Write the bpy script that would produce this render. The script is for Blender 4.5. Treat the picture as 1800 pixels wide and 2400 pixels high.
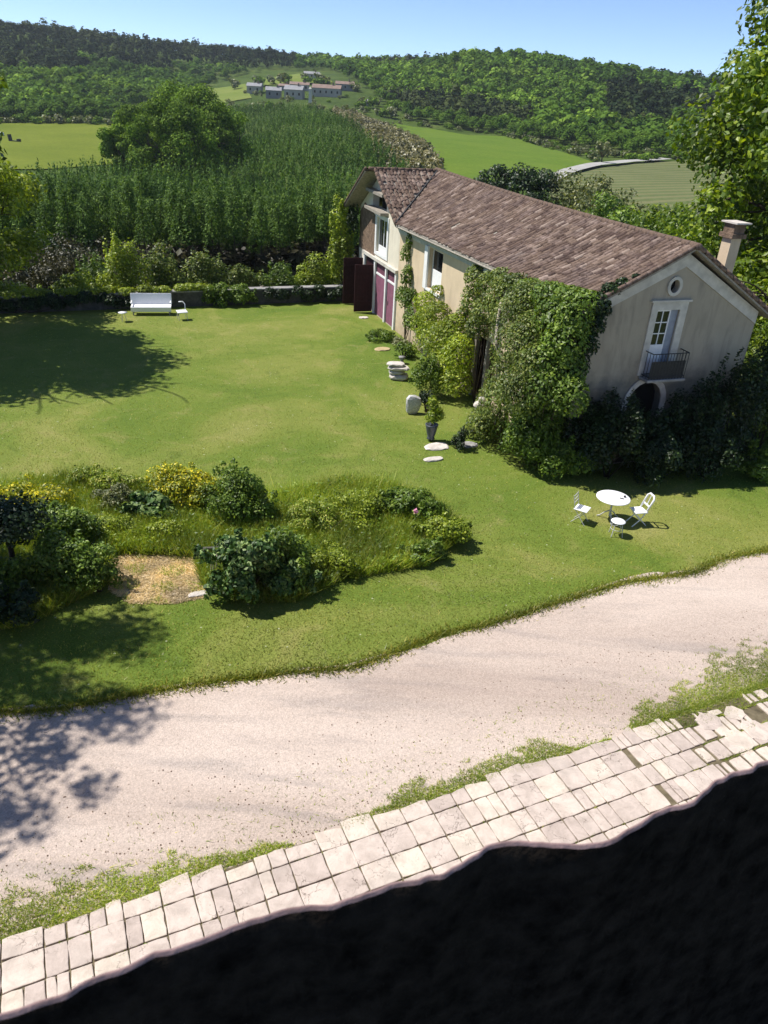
import bpy, bmesh, math, random
import numpy as np
from mathutils import Vector, Matrix
from mathutils.geometry import delaunay_2d_cdt, tessellate_polygon

for o in list(bpy.data.objects): bpy.data.objects.remove(o)
SC = bpy.context.scene
COL = SC.collection
PI = math.pi

# ------------------------------------------------------------------ camera
F, H = 1750.0, 10.5
PITCH, ROLL = math.radians(28.7), math.radians(3.4)
fw = np.array([0, math.cos(PITCH), -math.sin(PITCH)])
rt0 = np.array([1.0, 0, 0]); up0 = np.cross(rt0, fw)
rt = rt0 * math.cos(ROLL) + up0 * math.sin(ROLL)
up = up0 * math.cos(ROLL) - rt0 * math.sin(ROLL)
EYE = np.array([0, 0, H])
cam = bpy.data.cameras.new('camera'); camo = bpy.data.objects.new('camera', cam); COL.objects.link(camo)
camo.matrix_world = Matrix(((rt[0], up[0], -fw[0], 0), (rt[1], up[1], -fw[1], 0), (rt[2], up[2], -fw[2], H), (0, 0, 0, 1)))
cam.sensor_fit = 'VERTICAL'; cam.sensor_height = 36; cam.sensor_width = 27
cam.lens = 36 * F / 2400; cam.clip_end = 20000; cam.clip_start = 0.05
cam.dof.use_dof = True; cam.dof.focus_distance = 26; cam.dof.aperture_fstop = 2.6
SC.camera = camo

# ------------------------------------------------------------------ light
SUN_EL = math.radians(57)
SUN_H = np.array([-0.98, 0.20]); SUN_H /= np.linalg.norm(SUN_H)
W = bpy.data.worlds.new('World'); SC.world = W; W.use_nodes = True
wn = W.node_tree.nodes; wl = W.node_tree.links
sky = wn.new('ShaderNodeTexSky'); sky.sky_type = 'NISHITA'; sky.sun_disc = False
sky.sun_elevation = SUN_EL
sky.sun_rotation = math.atan2(SUN_H[0], SUN_H[1])
sky.air_density = 0.45; sky.dust_density = 0.0; sky.ozone_density = 2.5; sky.altitude = 100
bg = wn['Background']; bg.inputs['Strength'].default_value = 0.14
wl.new(sky.outputs[0], bg.inputs[0])
sl = bpy.data.lights.new('sun', 'SUN'); sl.energy = 4.9; sl.angle = math.radians(0.55); sl.color = (1.0, 0.955, 0.885)
so = bpy.data.objects.new('sun', sl); COL.objects.link(so)
sdir = Vector((SUN_H[0] * math.cos(SUN_EL), SUN_H[1] * math.cos(SUN_EL), math.sin(SUN_EL)))
so.rotation_euler = (-sdir).to_track_quat('-Z', 'Y').to_euler(); so.location = (-30, 10, 40)
SC.view_settings.view_transform = 'Standard'; SC.view_settings.look = 'None'
SC.view_settings.gamma = 1; SC.view_settings.exposure = 0.5
SC.render.engine = 'CYCLES'
SC.cycles.max_bounces = 5; SC.cycles.diffuse_bounces = 3; SC.cycles.transmission_bounces = 4; SC.cycles.glossy_bounces = 2

# ------------------------------------------------------------------ pixel helpers (directions only; distance comes from what is touched)
def ray(x, y):
    d = fw * F + rt * (x - 900) - up * (y - 1200)
    return d / np.linalg.norm(d)
def G(x, y, z=0.0):
    d = ray(x, y); return EYE + d * ((z - H) / d[2])
S_ = 1800 / 1659
def D(x, y, z=0.0): return G(x * S_, y * S_, z)
def AT(x, y, Y):
    d = ray(x, y); return EYE + d * (Y / d[1])
def proj(P):
    v = np.asarray(P) - EYE
    dz = v @ fw
    return 900 + F * (v @ rt) / dz, 1200 - F * (v @ up) / dz

# ------------------------------------------------------------------ mesh helpers
def mesh(name, V, faces, mat=None, smooth=False, attr=None):
    """faces: list of int arrays (n,k)"""
    me = bpy.data.meshes.new(name)
    V = np.asarray(V, np.float32)
    if isinstance(faces, np.ndarray): faces = [faces]
    faces = [np.asarray(f, np.int32) for f in faces if len(f)]
    me.vertices.add(len(V)); me.vertices.foreach_set('co', V.ravel())
    idx = np.concatenate([f.ravel() for f in faces])
    cnt = np.concatenate([np.full(len(f), f.shape[1], np.int32) for f in faces])
    st = np.concatenate([[0], np.cumsum(cnt)[:-1]]).astype(np.int32)
    me.loops.add(len(idx)); me.loops.foreach_set('vertex_index', idx)
    me.polygons.add(len(cnt)); me.polygons.foreach_set('loop_start', st); me.polygons.foreach_set('loop_total', cnt)
    me.polygons.foreach_set('use_smooth', np.full(len(cnt), bool(smooth)))
    if attr is not None:
        for k, a in attr.items():
            at = me.attributes.new(k, 'FLOAT', 'POINT'); at.data.foreach_set('value', np.asarray(a, np.float32))
    me.update(calc_edges=True)
    if mat: me.materials.append(mat)
    return me
def link(name, me, parent=None, loc=None, rot=None):
    o = bpy.data.objects.new(name, me); COL.objects.link(o)
    if parent: o.parent = parent
    if loc is not None: o.location = loc
    if rot is not None: o.rotation_euler = rot
    return o
def tag(o, label=None, cat=None, group=None, kind=None):
    if label: o['label'] = label
    if cat: o['category'] = cat
    if group: o['group'] = group
    if kind: o['kind'] = kind
    return o
def thing(name, label, cat, loc=(0, 0, 0), rz=0.0, group=None):
    o = bpy.data.objects.new(name, None); COL.objects.link(o); o.empty_display_size = 0.2
    o.location = loc; o.rotation_euler = (0, 0, rz)
    return tag(o, label, cat, group)
def copy_tree(o, parent=None):
    c = o.copy(); COL.objects.link(c); c.parent = parent
    for ch in o.children: copy_tree(ch, c)
    return c
class MB:
    def __init__(s): s.V = []; s.Fs = {}; s.n = 0
    def add(s, V, Fc):
        V = np.asarray(V, float)
        if not isinstance(Fc, list): Fc = [Fc]
        for f in Fc:
            f = np.asarray(f, int)
            if len(f): s.Fs.setdefault(f.shape[1], []).append(f + s.n)
        s.V.append(V); s.n += len(V); return s
    def box(s, c, d, rz=0.0, tilt=None):
        c = np.asarray(c, float); h = np.asarray(d, float) / 2
        P = np.array([[x, y, z] for x in (-1, 1) for y in (-1, 1) for z in (-1, 1)]) * h
        if tilt is not None: P = P @ np.array(Matrix.Rotation(tilt[0], 3, tilt[1])).T
        if rz: P = P @ np.array(Matrix.Rotation(rz, 3, 'Z')).T
        return s.add(P + c, np.array([[0, 1, 3, 2], [4, 6, 7, 5], [0, 4, 5, 1], [2, 3, 7, 6], [0, 2, 6, 4], [1, 5, 7, 3]]))
    def span(s, a, b):
        a = np.asarray(a, float); b = np.asarray(b, float); return s.box((a + b) / 2, abs(b - a))
    def tube(s, pts, rad, n=6, cap=True):
        pts = np.asarray(pts, float); rad = np.broadcast_to(rad, len(pts))
        T = np.gradient(pts, axis=0); T /= np.linalg.norm(T, axis=1)[:, None] + 1e-9
        ref = np.array([0, 0, 1.0]) if abs(T[0][2]) < 0.9 else np.array([1.0, 0, 0])
        V = []
        for p, t, r in zip(pts, T, rad):
            a = np.cross(t, ref); a /= np.linalg.norm(a) + 1e-9; b = np.cross(t, a)
            th = np.arange(n) * 2 * PI / n
            V.append(p + r * (np.cos(th)[:, None] * a + np.sin(th)[:, None] * b))
        V = np.concatenate(V); m = len(pts)
        i = np.arange(m - 1)[:, None] * n; j = np.arange(n)[None, :]; k = (j + 1) % n
        Q = np.stack([i + j, i + k, i + n + k, i + n + j], -1).reshape(-1, 4)
        Fc = [Q]
        if cap:
            Fc.append(np.array([list(range(n))[::-1]])); Fc.append(np.array([[(m - 1) * n + q for q in range(n)]]))
        return s.add(V, Fc)
    def lathe(s, prof, n=20, c=(0, 0, 0)):
        prof = np.asarray(prof, float); th = np.arange(n) * 2 * PI / n
        V = np.concatenate([np.stack([r * np.cos(th), r * np.sin(th), np.full(n, z)], 1) for r, z in prof]) + np.asarray(c, float)
        m = len(prof); i = np.arange(m - 1)[:, None] * n; j = np.arange(n)[None, :]; k = (j + 1) % n
        Q = np.stack([i + j, i + k, i + n + k, i + n + j], -1).reshape(-1, 4)
        return s.add(V, [Q, np.array([list(range(n))[::-1]]), np.array([[(m - 1) * n + q for q in range(n)]])])
    def mesh(s, name, mat, smooth=False):
        return mesh(name, np.concatenate(s.V), [np.concatenate(f) for f in s.Fs.values()], mat, smooth)
    def obj(s, name, mat, parent=None, smooth=False, bevel=0, loc=None, rot=None):
        o = link(name, s.mesh(name, mat, smooth), parent, loc, rot)
        if bevel:
            b = o.modifiers.new('b', 'BEVEL'); b.width = bevel; b.segments = 2; b.limit_method = 'ANGLE'
        return o
def bump_rock(seed, sx, sy, sz, sub=2, amp=0.25):
    bm = bmesh.new(); bmesh.ops.create_icosphere(bm, subdivisions=sub, radius=1)
    r = np.random.default_rng(seed); ks = r.normal(0, 1.3, (6, 3)); ph = r.uniform(0, 6, 6)
    V = np.array([v.co[:] for v in bm.verts]); Fc = np.array([[v.index for v in f.verts] for f in bm.faces]); bm.free()
    d = sum(np.sin(V @ k * 1.7 + p) for k, p in zip(ks, ph)) / 6
    V = V * (1 + amp * d)[:, None]
    V = np.sign(V) * np.abs(V) ** 0.75
    return V * np.array([sx, sy, sz]), Fc

# ------------------------------------------------------------------ materials
def nmat(name):
    m = bpy.data.materials.new(name); m.use_nodes = True
    nt = m.node_tree; b = nt.nodes['Principled BSDF']
    return m, nt, b
def nd(nt, typ, **kw):
    n = nt.nodes.new(typ)
    for k, v in kw.items():
        if hasattr(n, k) and not k[0].isupper(): setattr(n, k, v)
        else: n.inputs[k].default_value = v
    return n
def c4(c): return (c[0], c[1], c[2], 1)
def ramp(nt, stops, fac):
    r = nt.nodes.new('ShaderNodeValToRGB'); e = r.color_ramp.elements
    while len(e) < len(stops): e.new(0.5)
    for el, (p, c) in zip(e, stops): el.position = p; el.color = c4(c)
    nt.links.new(fac, r.inputs[0]); return r.outputs[0]
def noise(nt, scale, detail=4, rough=0.55, vec=None, dist=0.0):
    n = nt.nodes.new('ShaderNodeTexNoise'); n.inputs['Scale'].default_value = scale
    n.inputs['Detail'].default_value = detail; n.inputs['Roughness'].default_value = rough; n.inputs['Distortion'].default_value = dist
    if vec is not None: nt.links.new(vec, n.inputs['Vector'])
    return n.outputs[0]
def objc(nt, scale=None, rot=None):
    t = nt.nodes.new('ShaderNodeTexCoord'); o = t.outputs['Object']
    if scale is None and rot is None: return o
    mp = nt.nodes.new('ShaderNodeMapping')
    if scale: mp.inputs['Scale'].default_value = scale
    if rot: mp.inputs['Rotation'].default_value = rot
    nt.links.new(o, mp.inputs[0]); return mp.outputs[0]
def mixc(nt, fac, a, b, mode='MIX'):
    m = nt.nodes.new('ShaderNodeMix'); m.data_type = 'RGBA'; m.blend_type = mode
    for s, v in ((0, fac), (6, a), (7, b)):
        if hasattr(v, 'type') or hasattr(v, 'is_linked'): nt.links.new(v, m.inputs[s])
        elif s == 0: m.inputs[0].default_value = v
        else: m.inputs[s].default_value = c4(v)
    return m.outputs[2]
def bump(nt, b, h, strength=0.4, dist=0.02):
    n = nt.nodes.new('ShaderNodeBump'); n.inputs['Strength'].default_value = strength; n.inputs['Distance'].default_value = dist
    nt.links.new(h, n.inputs['Height']); nt.links.new(n.outputs[0], b.inputs['Normal'])
def rnd_island(nt):
    return nt.nodes.new('ShaderNodeNewGeometry').outputs['Random Per Island']
def plain(name, col, rough=0.7, var=0.25, scale=6.0, spec=0.3, bmp=0.2, bscale=40, bdist=0.01):
    m, nt, b = nmat(name); v = objc(nt)
    a = noise(nt, scale, 6, 0.6, v)
    nt.links.new(ramp(nt, [(0.3, [c * (1 - var) for c in col]), (0.7, [min(1, c * (1 + var * 0.6)) for c in col])], a), b.inputs['Base Color'])
    b.inputs['Roughness'].default_value = rough; b.inputs['Specular IOR Level'].default_value = spec
    if bmp: bump(nt, b, noise(nt, bscale, 5, 0.6, v), bmp, bdist)
    return m
def leafmat(name, dark, light, accent=None, trans=0.28, attr=False, big=0.5, spec=0.35, rough=0.45, acc_at=0.86, k=1.3):
    gain = lambda c: None if c is None else [c[0] * k * 1.06, c[1] * k, c[2] * k * 0.9]
    dark, light, accent = gain(dark), gain(light), gain(accent)
    m, nt, b = nmat(name)
    if attr:
        a = nt.nodes.new('ShaderNodeAttribute'); a.attribute_name = 'tint'; r = a.outputs['Fac']
    else: r = rnd_island(nt)
    stops = [(0.0, dark), (0.75, light)]
    if accent: stops = [(0.0, dark), (acc_at - 0.12, light), (acc_at, accent)]
    col = ramp(nt, stops, r)
    n = noise(nt, big, 3, 0.5, objc(nt))
    lo = [0.62] * 3; hi = [1.25, 1.2, 1.0]
    col = mixc(nt, 1.0, col, ramp(nt, [(0.35, lo), (0.65, hi)], n), 'MULTIPLY')
    nt.links.new(col, b.inputs['Base Color'])
    b.inputs['Roughness'].default_value = rough; b.inputs['Specular IOR Level'].default_value = spec
    t = nt.nodes.new('ShaderNodeBsdfTranslucent')
    nt.links.new(mixc(nt, 1.0, col, (1.5, 1.5, 0.45), 'MULTIPLY'), t.inputs[0])
    mx = nt.nodes.new('ShaderNodeMixShader'); mx.inputs[0].default_value = trans
    nt.links.new(b.outputs[0], mx.inputs[1]); nt.links.new(t.outputs[0], mx.inputs[2])
    nt.links.new(mx.outputs[0], nt.nodes['Material Output'].inputs[0])
    return m

M = {}
M['bark'] = plain('bark', (0.09, 0.07, 0.05), 0.9, 0.4, 5, 0.1, 0.6, 25, 0.03)
M['bark_dark'] = plain('bark_dark', (0.035, 0.03, 0.026), 0.9, 0.4, 5, 0.1, 0.6, 25, 0.03)
M['bark_pale'] = plain('bark_pale', (0.42, 0.36, 0.3), 0.9, 0.3, 8, 0.1, 0.6, 30, 0.02)
M['white'] = plain('white_paint', (0.82, 0.82, 0.84), 0.4, 0.05, 10, 0.4, 0)
M['white_wear'] = plain('worn_white_metal', (0.55, 0.54, 0.52), 0.5, 0.4, 20, 0.4, 0.2)
M['dark_metal'] = plain('dark_metal', (0.03, 0.03, 0.032), 0.6, 0.4, 20, 0.4, 0.2)
M['stone'] = plain('pale_stone', (0.56, 0.51, 0.46), 0.85, 0.3, 5, 0.2, 0.6, 18, 0.03)
M['stone_grey'] = plain('grey_stone', (0.30, 0.29, 0.28), 0.85, 0.35, 5, 0.2, 0.6, 18, 0.03)
M['stone_dark'] = plain('shade_dark_stone', (0.10, 0.095, 0.085), 0.9, 0.5, 4, 0.1, 0.6, 14, 0.04)  # darkened so the garden wall's shaded side is in the colour; also trough rim
M['maroon'] = plain('maroon_wood', (0.035, 0.010, 0.012), 0.7, 0.4, 4, 0.25, 0.3, 30)
M['pink'] = plain('plum_painted_wood', (0.25, 0.10, 0.155), 0.65, 0.22, 3, 0.25, 0.2, 30)
M['pink_dark'] = plain('dark_plum_wood', (0.16, 0.06, 0.09), 0.7, 0.3, 3, 0.25, 0.2, 30)
M['timber'] = plain('weathered_timber', (0.30, 0.27, 0.23), 0.8, 0.35, 8, 0.2, 0.4, 40)
M['dark_in'] = plain('dark_interior', (0.012, 0.011, 0.010), 0.9, 0.2, 4, 0.1, 0)
M['frame'] = plain('painted_frame', (0.56, 0.53, 0.47), 0.7, 0.28, 2.5, 0.2, 0.2)
M['frame_white'] = plain('white_frame', (0.78, 0.78, 0.78), 0.5, 0.08, 6, 0.3, 0.1)
M['frieze'] = plain('pale_frieze', (0.46, 0.47, 0.46), 0.8, 0.2, 3, 0.2, 0.2)
M['shutter'] = plain('blue_grey_paint', (0.27, 0.30, 0.36), 0.6, 0.2, 6, 0.3, 0.1)
M['urn'] = plain('dark_glazed_urn', (0.07, 0.08, 0.10), 0.35, 0.3, 8, 0.5, 0.2)
M['yellow'] = plain('ochre_board', (0.42, 0.33, 0.18), 0.8, 0.2, 6, 0.2, 0.3)
M['pinkfl'] = plain('pink_petal', (0.55, 0.22, 0.33), 0.6, 0.2, 20, 0.2, 0)
M['rubble'] = plain('brown_rubble', (0.20, 0.14, 0.10), 0.9, 0.5, 5, 0.1, 0.8, 14, 0.05)
def glass():
    m, nt, b = nmat('window_glass'); b.inputs['Base Color'].default_value = (0.012, 0.013, 0.016, 1)
    b.inputs['Roughness'].default_value = 0.06; b.inputs['Specular IOR Level'].default_value = 0.5; return m
M['glass'] = glass()
def plaster(name, col, stain, low=3.0, amt=0.5):
    m, nt, b = nmat(name); v = objc(nt)
    a = noise(nt, 0.9, 6, 0.6, v); c = ramp(nt, [(0.3, [x * 0.82 for x in col]), (0.7, col)], a)
    # rain streaks, long in z
    s = noise(nt, 3.0, 5, 0.6, objc(nt, (1, 1, 0.18)), 0.6)
    c = mixc(nt, ramp(nt, [(0.48, (0, 0, 0)), (0.72, (amt,) * 3)], s), c, stain)
    # damp patches near the foot with ragged edges
    sep = nt.nodes.new('ShaderNodeSeparateXYZ'); nt.links.new(v, sep.inputs[0])
    n2 = noise(nt, 1.6, 6, 0.65, v)
    ma = nt.nodes.new('ShaderNodeMath'); ma.operation = 'MULTIPLY_ADD'; nt.links.new(n2, ma.inputs[0]); ma.inputs[1].default_value = 3.4; nt.links.new(sep.outputs[2], ma.inputs[2])
    ma.use_clamp = False
    mr = nt.nodes.new('ShaderNodeMapRange'); nt.links.new(ma.outputs[0], mr.inputs[0])
    mr.inputs[1].default_value = low + 2.2; mr.inputs[2].default_value = low + 1.1; mr.inputs[3].default_value = 0; mr.inputs[4].default_value = 0.8
    c = mixc(nt, mr.outputs[0], c, stain)
    nt.links.new(c, b.inputs['Base Color']); b.inputs['Roughness'].default_value = 0.9; b.inputs['Specular IOR Level'].default_value = 0.15
    bump(nt, b, noise(nt, 14, 6, 0.65, v), 0.35, 0.02); return m
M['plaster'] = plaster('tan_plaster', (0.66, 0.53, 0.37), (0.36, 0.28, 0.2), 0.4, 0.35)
M['plaster_shaded'] = plaster('shaded_gable_plaster', (0.41, 0.36, 0.28), (0.13, 0.125, 0.11), 3.0, 0.45)  # darker copy of the wall plaster, gable shade put into the colour
M['cream'] = plaster('cream_plaster', (0.74, 0.68, 0.56), (0.42, 0.36, 0.28), 2.0, 0.4)
def tilemat():
    m, nt, b = nmat('old_roof_tile'); r = rnd_island(nt)
    c = ramp(nt, [(0.0, (0.075, 0.050, 0.042)), (0.5, (0.13, 0.089, 0.068)), (0.9, (0.18, 0.128, 0.098)), (0.985, (0.29, 0.225, 0.185))], r)
    n = noise(nt, 2.2, 6, 0.65, objc(nt))
    c = mixc(nt, ramp(nt, [(0.50, (0, 0, 0)), (0.68, (0.75,) * 3)], n), c, (0.30, 0.225, 0.19))
    n2 = noise(nt, 0.8, 5, 0.6, objc(nt))
    c = mixc(nt, ramp(nt, [(0.48, (0, 0, 0)), (0.7, (0.6,) * 3)], n2), c, (0.115, 0.085, 0.08))
    n3 = noise(nt, 9, 4, 0.6, objc(nt))
    c = mixc(nt, 1.0, c, ramp(nt, [(0.3, (0.7,) * 3), (0.7, (1.25,) * 3)], n3), 'MULTIPLY')
    nt.links.new(c, b.inputs['Base Color']); b.inputs['Roughness'].default_value = 0.9; b.inputs['Specular IOR Level'].default_value = 0.12
    bump(nt, b, noise(nt, 30, 5, 0.6, objc(nt)), 0.5, 0.02); return m
M['tile'] = tilemat()
def lawnmat():
    m, nt, b = nmat('lawn_grass'); v = objc(nt)
    big = noise(nt, 0.16, 7, 0.65, v, 0.8)
    c = ramp(nt, [(0.30, (0.098, 0.162, 0.020)), (0.48, (0.148, 0.202, 0.030)), (0.60, (0.208, 0.236, 0.050)), (0.72, (0.29, 0.28, 0.090))], big)
    med = noise(nt, 0.75, 7, 0.7, v, 0.8)
    c = mixc(nt, ramp(nt, [(0.54, (0, 0, 0)), (0.74, (0.65,) * 3)], med), c, (0.31, 0.275, 0.10))
    c = mixc(nt, ramp(nt, [(0.28, (0.6,) * 3), (0.44, (0, 0, 0))], med), c, (0.068, 0.12, 0.015))
    fine = noise(nt, 22, 5, 0.7, v)
    c = mixc(nt, 1.0, c, ramp(nt, [(0.3, (0.6,) * 3), (0.7, (1.3,) * 3)], fine), 'MULTIPLY')
    vf = noise(nt, 90, 2, 0.6, v)
    c = mixc(nt, 1.0, c, ramp(nt, [(0.3, (0.7,) * 3), (0.7, (1.25,) * 3)], vf), 'MULTIPLY')
    spk = nt.nodes.new('ShaderNodeTexVoronoi'); spk.inputs['Scale'].default_value = 2.6; nt.links.new(v, spk.inputs['Vector'])
    c = mixc(nt, ramp(nt, [(0.045, (0.7,) * 3), (0.07, (0, 0, 0))], spk.outputs[0]), c, (0.5, 0.5, 0.36))
    nt.links.new(c, b.inputs['Base Color']); b.inputs['Roughness'].default_value = 0.85; b.inputs['Specular IOR Level'].default_value = 0.15
    bump(nt, b, fine, 0.7, 0.06); return m
M['lawn'] = lawnmat()
def gravelmat(name='gravel', base=((0.42, 0.34, 0.29), (0.515, 0.425, 0.365), (0.59, 0.495, 0.43))):
    m, nt, b = nmat(name); v = objc(nt)
    big = noise(nt, 0.35, 5, 0.6, objc(nt, (0.35, 1, 1), (0, 0, -0.44)), 0.8)
    c = ramp(nt, [(0.3, base[0]), (0.5, base[1]), (0.72, base[2])], big)
    # wheel-worn darker streaks along the drive
    st = noise(nt, 1.0, 6, 0.6, objc(nt, (0.22, 1.6, 1), (0, 0, -0.42)), 0.4)
    c = mixc(nt, ramp(nt, [(0.52, (0, 0, 0)), (0.76, (0.6,) * 3)], st), c, (0.25, 0.225, 0.215))
    fine = noise(nt, 38, 4, 0.7, v)
    c = mixc(nt, 1.0, c, ramp(nt, [(0.25, (0.72,) * 3), (0.75, (1.22,) * 3)], fine), 'MULTIPLY')
    gr = nt.nodes.new('ShaderNodeTexVoronoi'); gr.inputs['Scale'].default_value = 34; nt.links.new(v, gr.inputs['Vector'])
    c = mixc(nt, 1.0, c, ramp(nt, [(0.0, (0.85, 0.84, 0.82)), (0.5, (1.0,) * 3), (1.0, (1.14, 1.12, 1.10))], gr.outputs['Color']), 'MULTIPLY')
    sp = nt.nodes.new('ShaderNodeTexVoronoi'); sp.inputs['Scale'].default_value = 11; nt.links.new(v, sp.inputs['Vector'])
    gate = noise(nt, 0.6, 4, 0.6, v)
    sg = ramp(nt, [(0.08, (0.75,) * 3), (0.16, (0, 0, 0))], sp.outputs[0])
    c = mixc(nt, mixc(nt, 1.0, sg, ramp(nt, [(0.4, (0.1,) * 3), (0.62, (1,) * 3)], gate), 'MULTIPLY'), c, (0.22, 0.18, 0.13))
    nt.links.new(c, b.inputs['Base Color']); b.inputs['Roughness'].default_value = 0.95; b.inputs['Specular IOR Level'].default_value = 0.1
    bump(nt, b, noise(nt, 60, 4, 0.7, v), 0.8, 0.02); return m
M['gravel'] = gravelmat()
def pavemat():
    m, nt, b = nmat('limestone_paving'); v = nt.nodes.new('ShaderNodeNewGeometry').outputs['Position']
    oi = nt.nodes.new('ShaderNodeObjectInfo')
    c = ramp(nt, [(0, (0.46, 0.385, 0.34)), (0.35, (0.53, 0.45, 0.395)), (0.7, (0.57, 0.485, 0.42)), (1, (0.60, 0.52, 0.435))], oi.outputs['Random'])
    n = noise(nt, 3.5, 7, 0.7, v, 0.5)
    c = mixc(nt, 1.0, c, ramp(nt, [(0.3, (0.74, 0.73, 0.72)), (0.6, (1.06,) * 3)], n), 'MULTIPLY')
    st = noise(nt, 1.1, 5, 0.6, v, 0.4)
    c = mixc(nt, ramp(nt, [(0.55, (0, 0, 0)), (0.75, (0.45,) * 3)], st), c, (0.30, 0.27, 0.24))
    li = noise(nt, 16, 4, 0.6, v)
    c = mixc(nt, ramp(nt, [(0.66, (0, 0, 0)), (0.72, (0.5,) * 3)], li), c, (0.22, 0.20, 0.17))
    cr = nt.nodes.new('ShaderNodeTexVoronoi'); cr.feature = 'DISTANCE_TO_EDGE'; cr.inputs['Scale'].default_value = 3.2
    dv = nt.nodes.new('ShaderNodeVectorMath'); dv.operation = 'MULTIPLY_ADD'; nz = nt.nodes.new('ShaderNodeTexNoise'); nz.inputs['Scale'].default_value = 6; nz.inputs['Detail'].default_value = 5
    nt.links.new(v, nz.inputs['Vector']); nt.links.new(nz.outputs['Color'], dv.inputs[0]); dv.inputs[1].default_value = (0.35,) * 3; nt.links.new(v, dv.inputs[2]); nt.links.new(dv.outputs[0], cr.inputs['Vector'])
    g2 = noise(nt, 1.7, 2, 0.5, v)
    crk = ramp(nt, [(0.006, (0.8,) * 3), (0.016, (0, 0, 0))], cr.outputs['Distance'])
    c = mixc(nt, mixc(nt, 1.0, crk, ramp(nt, [(0.5, (0,) * 3), (0.6, (1,) * 3)], g2), 'MULTIPLY'), c, (0.15, 0.12, 0.10))
    nt.links.new(c, b.inputs['Base Color']); b.inputs['Roughness'].default_value = 0.85; b.inputs['Specular IOR Level'].default_value = 0.2
    bump(nt, b, noise(nt, 22, 6, 0.7, v), 0.5, 0.02); return m
M['pave'] = pavemat()
M['soil'] = plain('joint_soil', (0.15, 0.125, 0.08), 0.95, 0.5, 5, 0.1, 0.6, 30)
M['straw'] = leafmat('dry_straw', (0.44, 0.36, 0.22), (0.66, 0.55, 0.37), None, 0.15, big=1.0, k=1.1)
M['strawsoil'] = plain('straw_ground', (0.56, 0.45, 0.31), 0.95, 0.35, 3, 0.1, 0.8, 25, 0.04)
M['parapet'] = plain('near_black_stone', (0.020, 0.0155, 0.012), 0.95, 0.8, 6, 0.05, 0.9, 12, 0.06)  # dark stone pushed near black to carry the inner face's shade
M['lip'] = plain('rosy_limestone', (0.30, 0.20, 0.19), 0.9, 0.35, 9, 0.15, 0.5, 20, 0.02)
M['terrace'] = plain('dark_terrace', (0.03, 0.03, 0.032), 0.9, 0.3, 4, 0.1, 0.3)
def terrmat():
    m, nt, b = nmat('valley_grass'); v = objc(nt)
    c = ramp(nt, [(0.3, (0.035, 0.06, 0.014)), (0.55, (0.065, 0.10, 0.02)), (0.75, (0.11, 0.125, 0.035))], noise(nt, 0.03, 6, 0.65, v))
    c = mixc(nt, 1.0, c, ramp(nt, [(0.3, (0.6,) * 3), (0.7, (1.3,) * 3)], noise(nt, 0.6, 5, 0.7, v)), 'MULTIPLY')
    nt.links.new(c, b.inputs['Base Color']); b.inputs['Roughness'].default_value = 0.95; b.inputs['Specular IOR Level'].default_value = 0.05
    return m
M['terrain'] = terrmat()
def fieldmat(name, c1, c2, stripes=None, sc=0.04):
    m, nt, b = nmat(name); v = objc(nt)
    c = ramp(nt, [(0.3, c1), (0.7, c2)], noise(nt, sc, 6, 0.6, v))
    c = mixc(nt, 1.0, c, ramp(nt, [(0.3, (0.8,) * 3), (0.7, (1.15,) * 3)], noise(nt, 0.9, 4, 0.7, v)), 'MULTIPLY')
    if stripes:
        w = nt.nodes.new('ShaderNodeTexWave'); w.inputs['Scale'].default_value = stripes[0]; w.inputs['Distortion'].default_value = 1.2; w.inputs['Detail'].default_value = 3
        nt.links.new(objc(nt, None, (0, 0, stripes[1])), w.inputs['Vector'])
        c = mixc(nt, ramp(nt, [(0.35, (0,) * 3), (0.9, (0.7,) * 3)], w.outputs[1]), c, stripes[2])
    nt.links.new(c, b.inputs['Base Color']); b.inputs['Roughness'].default_value = 0.95; b.inputs['Specular IOR Level'].default_value = 0.05
    return m
M['field_l'] = fieldmat('olive_meadow', (0.105, 0.14, 0.016), (0.15, 0.18, 0.024))
M['field_r'] = fieldmat('green_meadow', (0.085, 0.145, 0.018), (0.12, 0.175, 0.024))
M['field_v'] = fieldmat('knoll_meadow', (0.12, 0.17, 0.03), (0.17, 0.20, 0.05))
M['field_p'] = fieldmat('striped_crop', (0.085, 0.11, 0.04), (0.125, 0.145, 0.06), (0.06, 1.02, (0.17, 0.165, 0.08)))
M['road'] = plain('pale_road', (0.36, 0.35, 0.33), 0.95, 0.2, 0.3, 0.1, 0)
# foliage
M['lf_yel'] = leafmat('golden_leaf', (0.09, 0.13, 0.012), (0.20, 0.24, 0.016), (0.50, 0.46, 0.03), 0.3, acc_at=0.82, k=1.6)
M['lf_lime'] = leafmat('lime_leaf', (0.07, 0.115, 0.012), (0.17, 0.235, 0.02), (0.26, 0.32, 0.05), 0.32, k=1.6)
M['lf_mid'] = leafmat('mid_green_leaf', (0.035, 0.07, 0.010), (0.085, 0.15, 0.018), (0.15, 0.22, 0.04), 0.28, k=1.6)
M['lf_dark'] = leafmat('dark_leaf', (0.012, 0.032, 0.010), (0.03, 0.068, 0.018), (0.07, 0.13, 0.04), 0.18, k=0.72)  # dark foliage, lowered further to paint in the shade before the gable
M['lf_gloss'] = leafmat('glossy_big_leaf', (0.016, 0.045, 0.012), (0.045, 0.10, 0.026), (0.17, 0.25, 0.10), 0.2, spec=0.3, rough=0.5, acc_at=0.8, k=1.5)  # pale accent paints leaf highlights onto random leaves
M['lf_grey'] = leafmat('grey_green_leaf', (0.06, 0.085, 0.035), (0.13, 0.16, 0.07), (0.22, 0.24, 0.13), 0.25)
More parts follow.
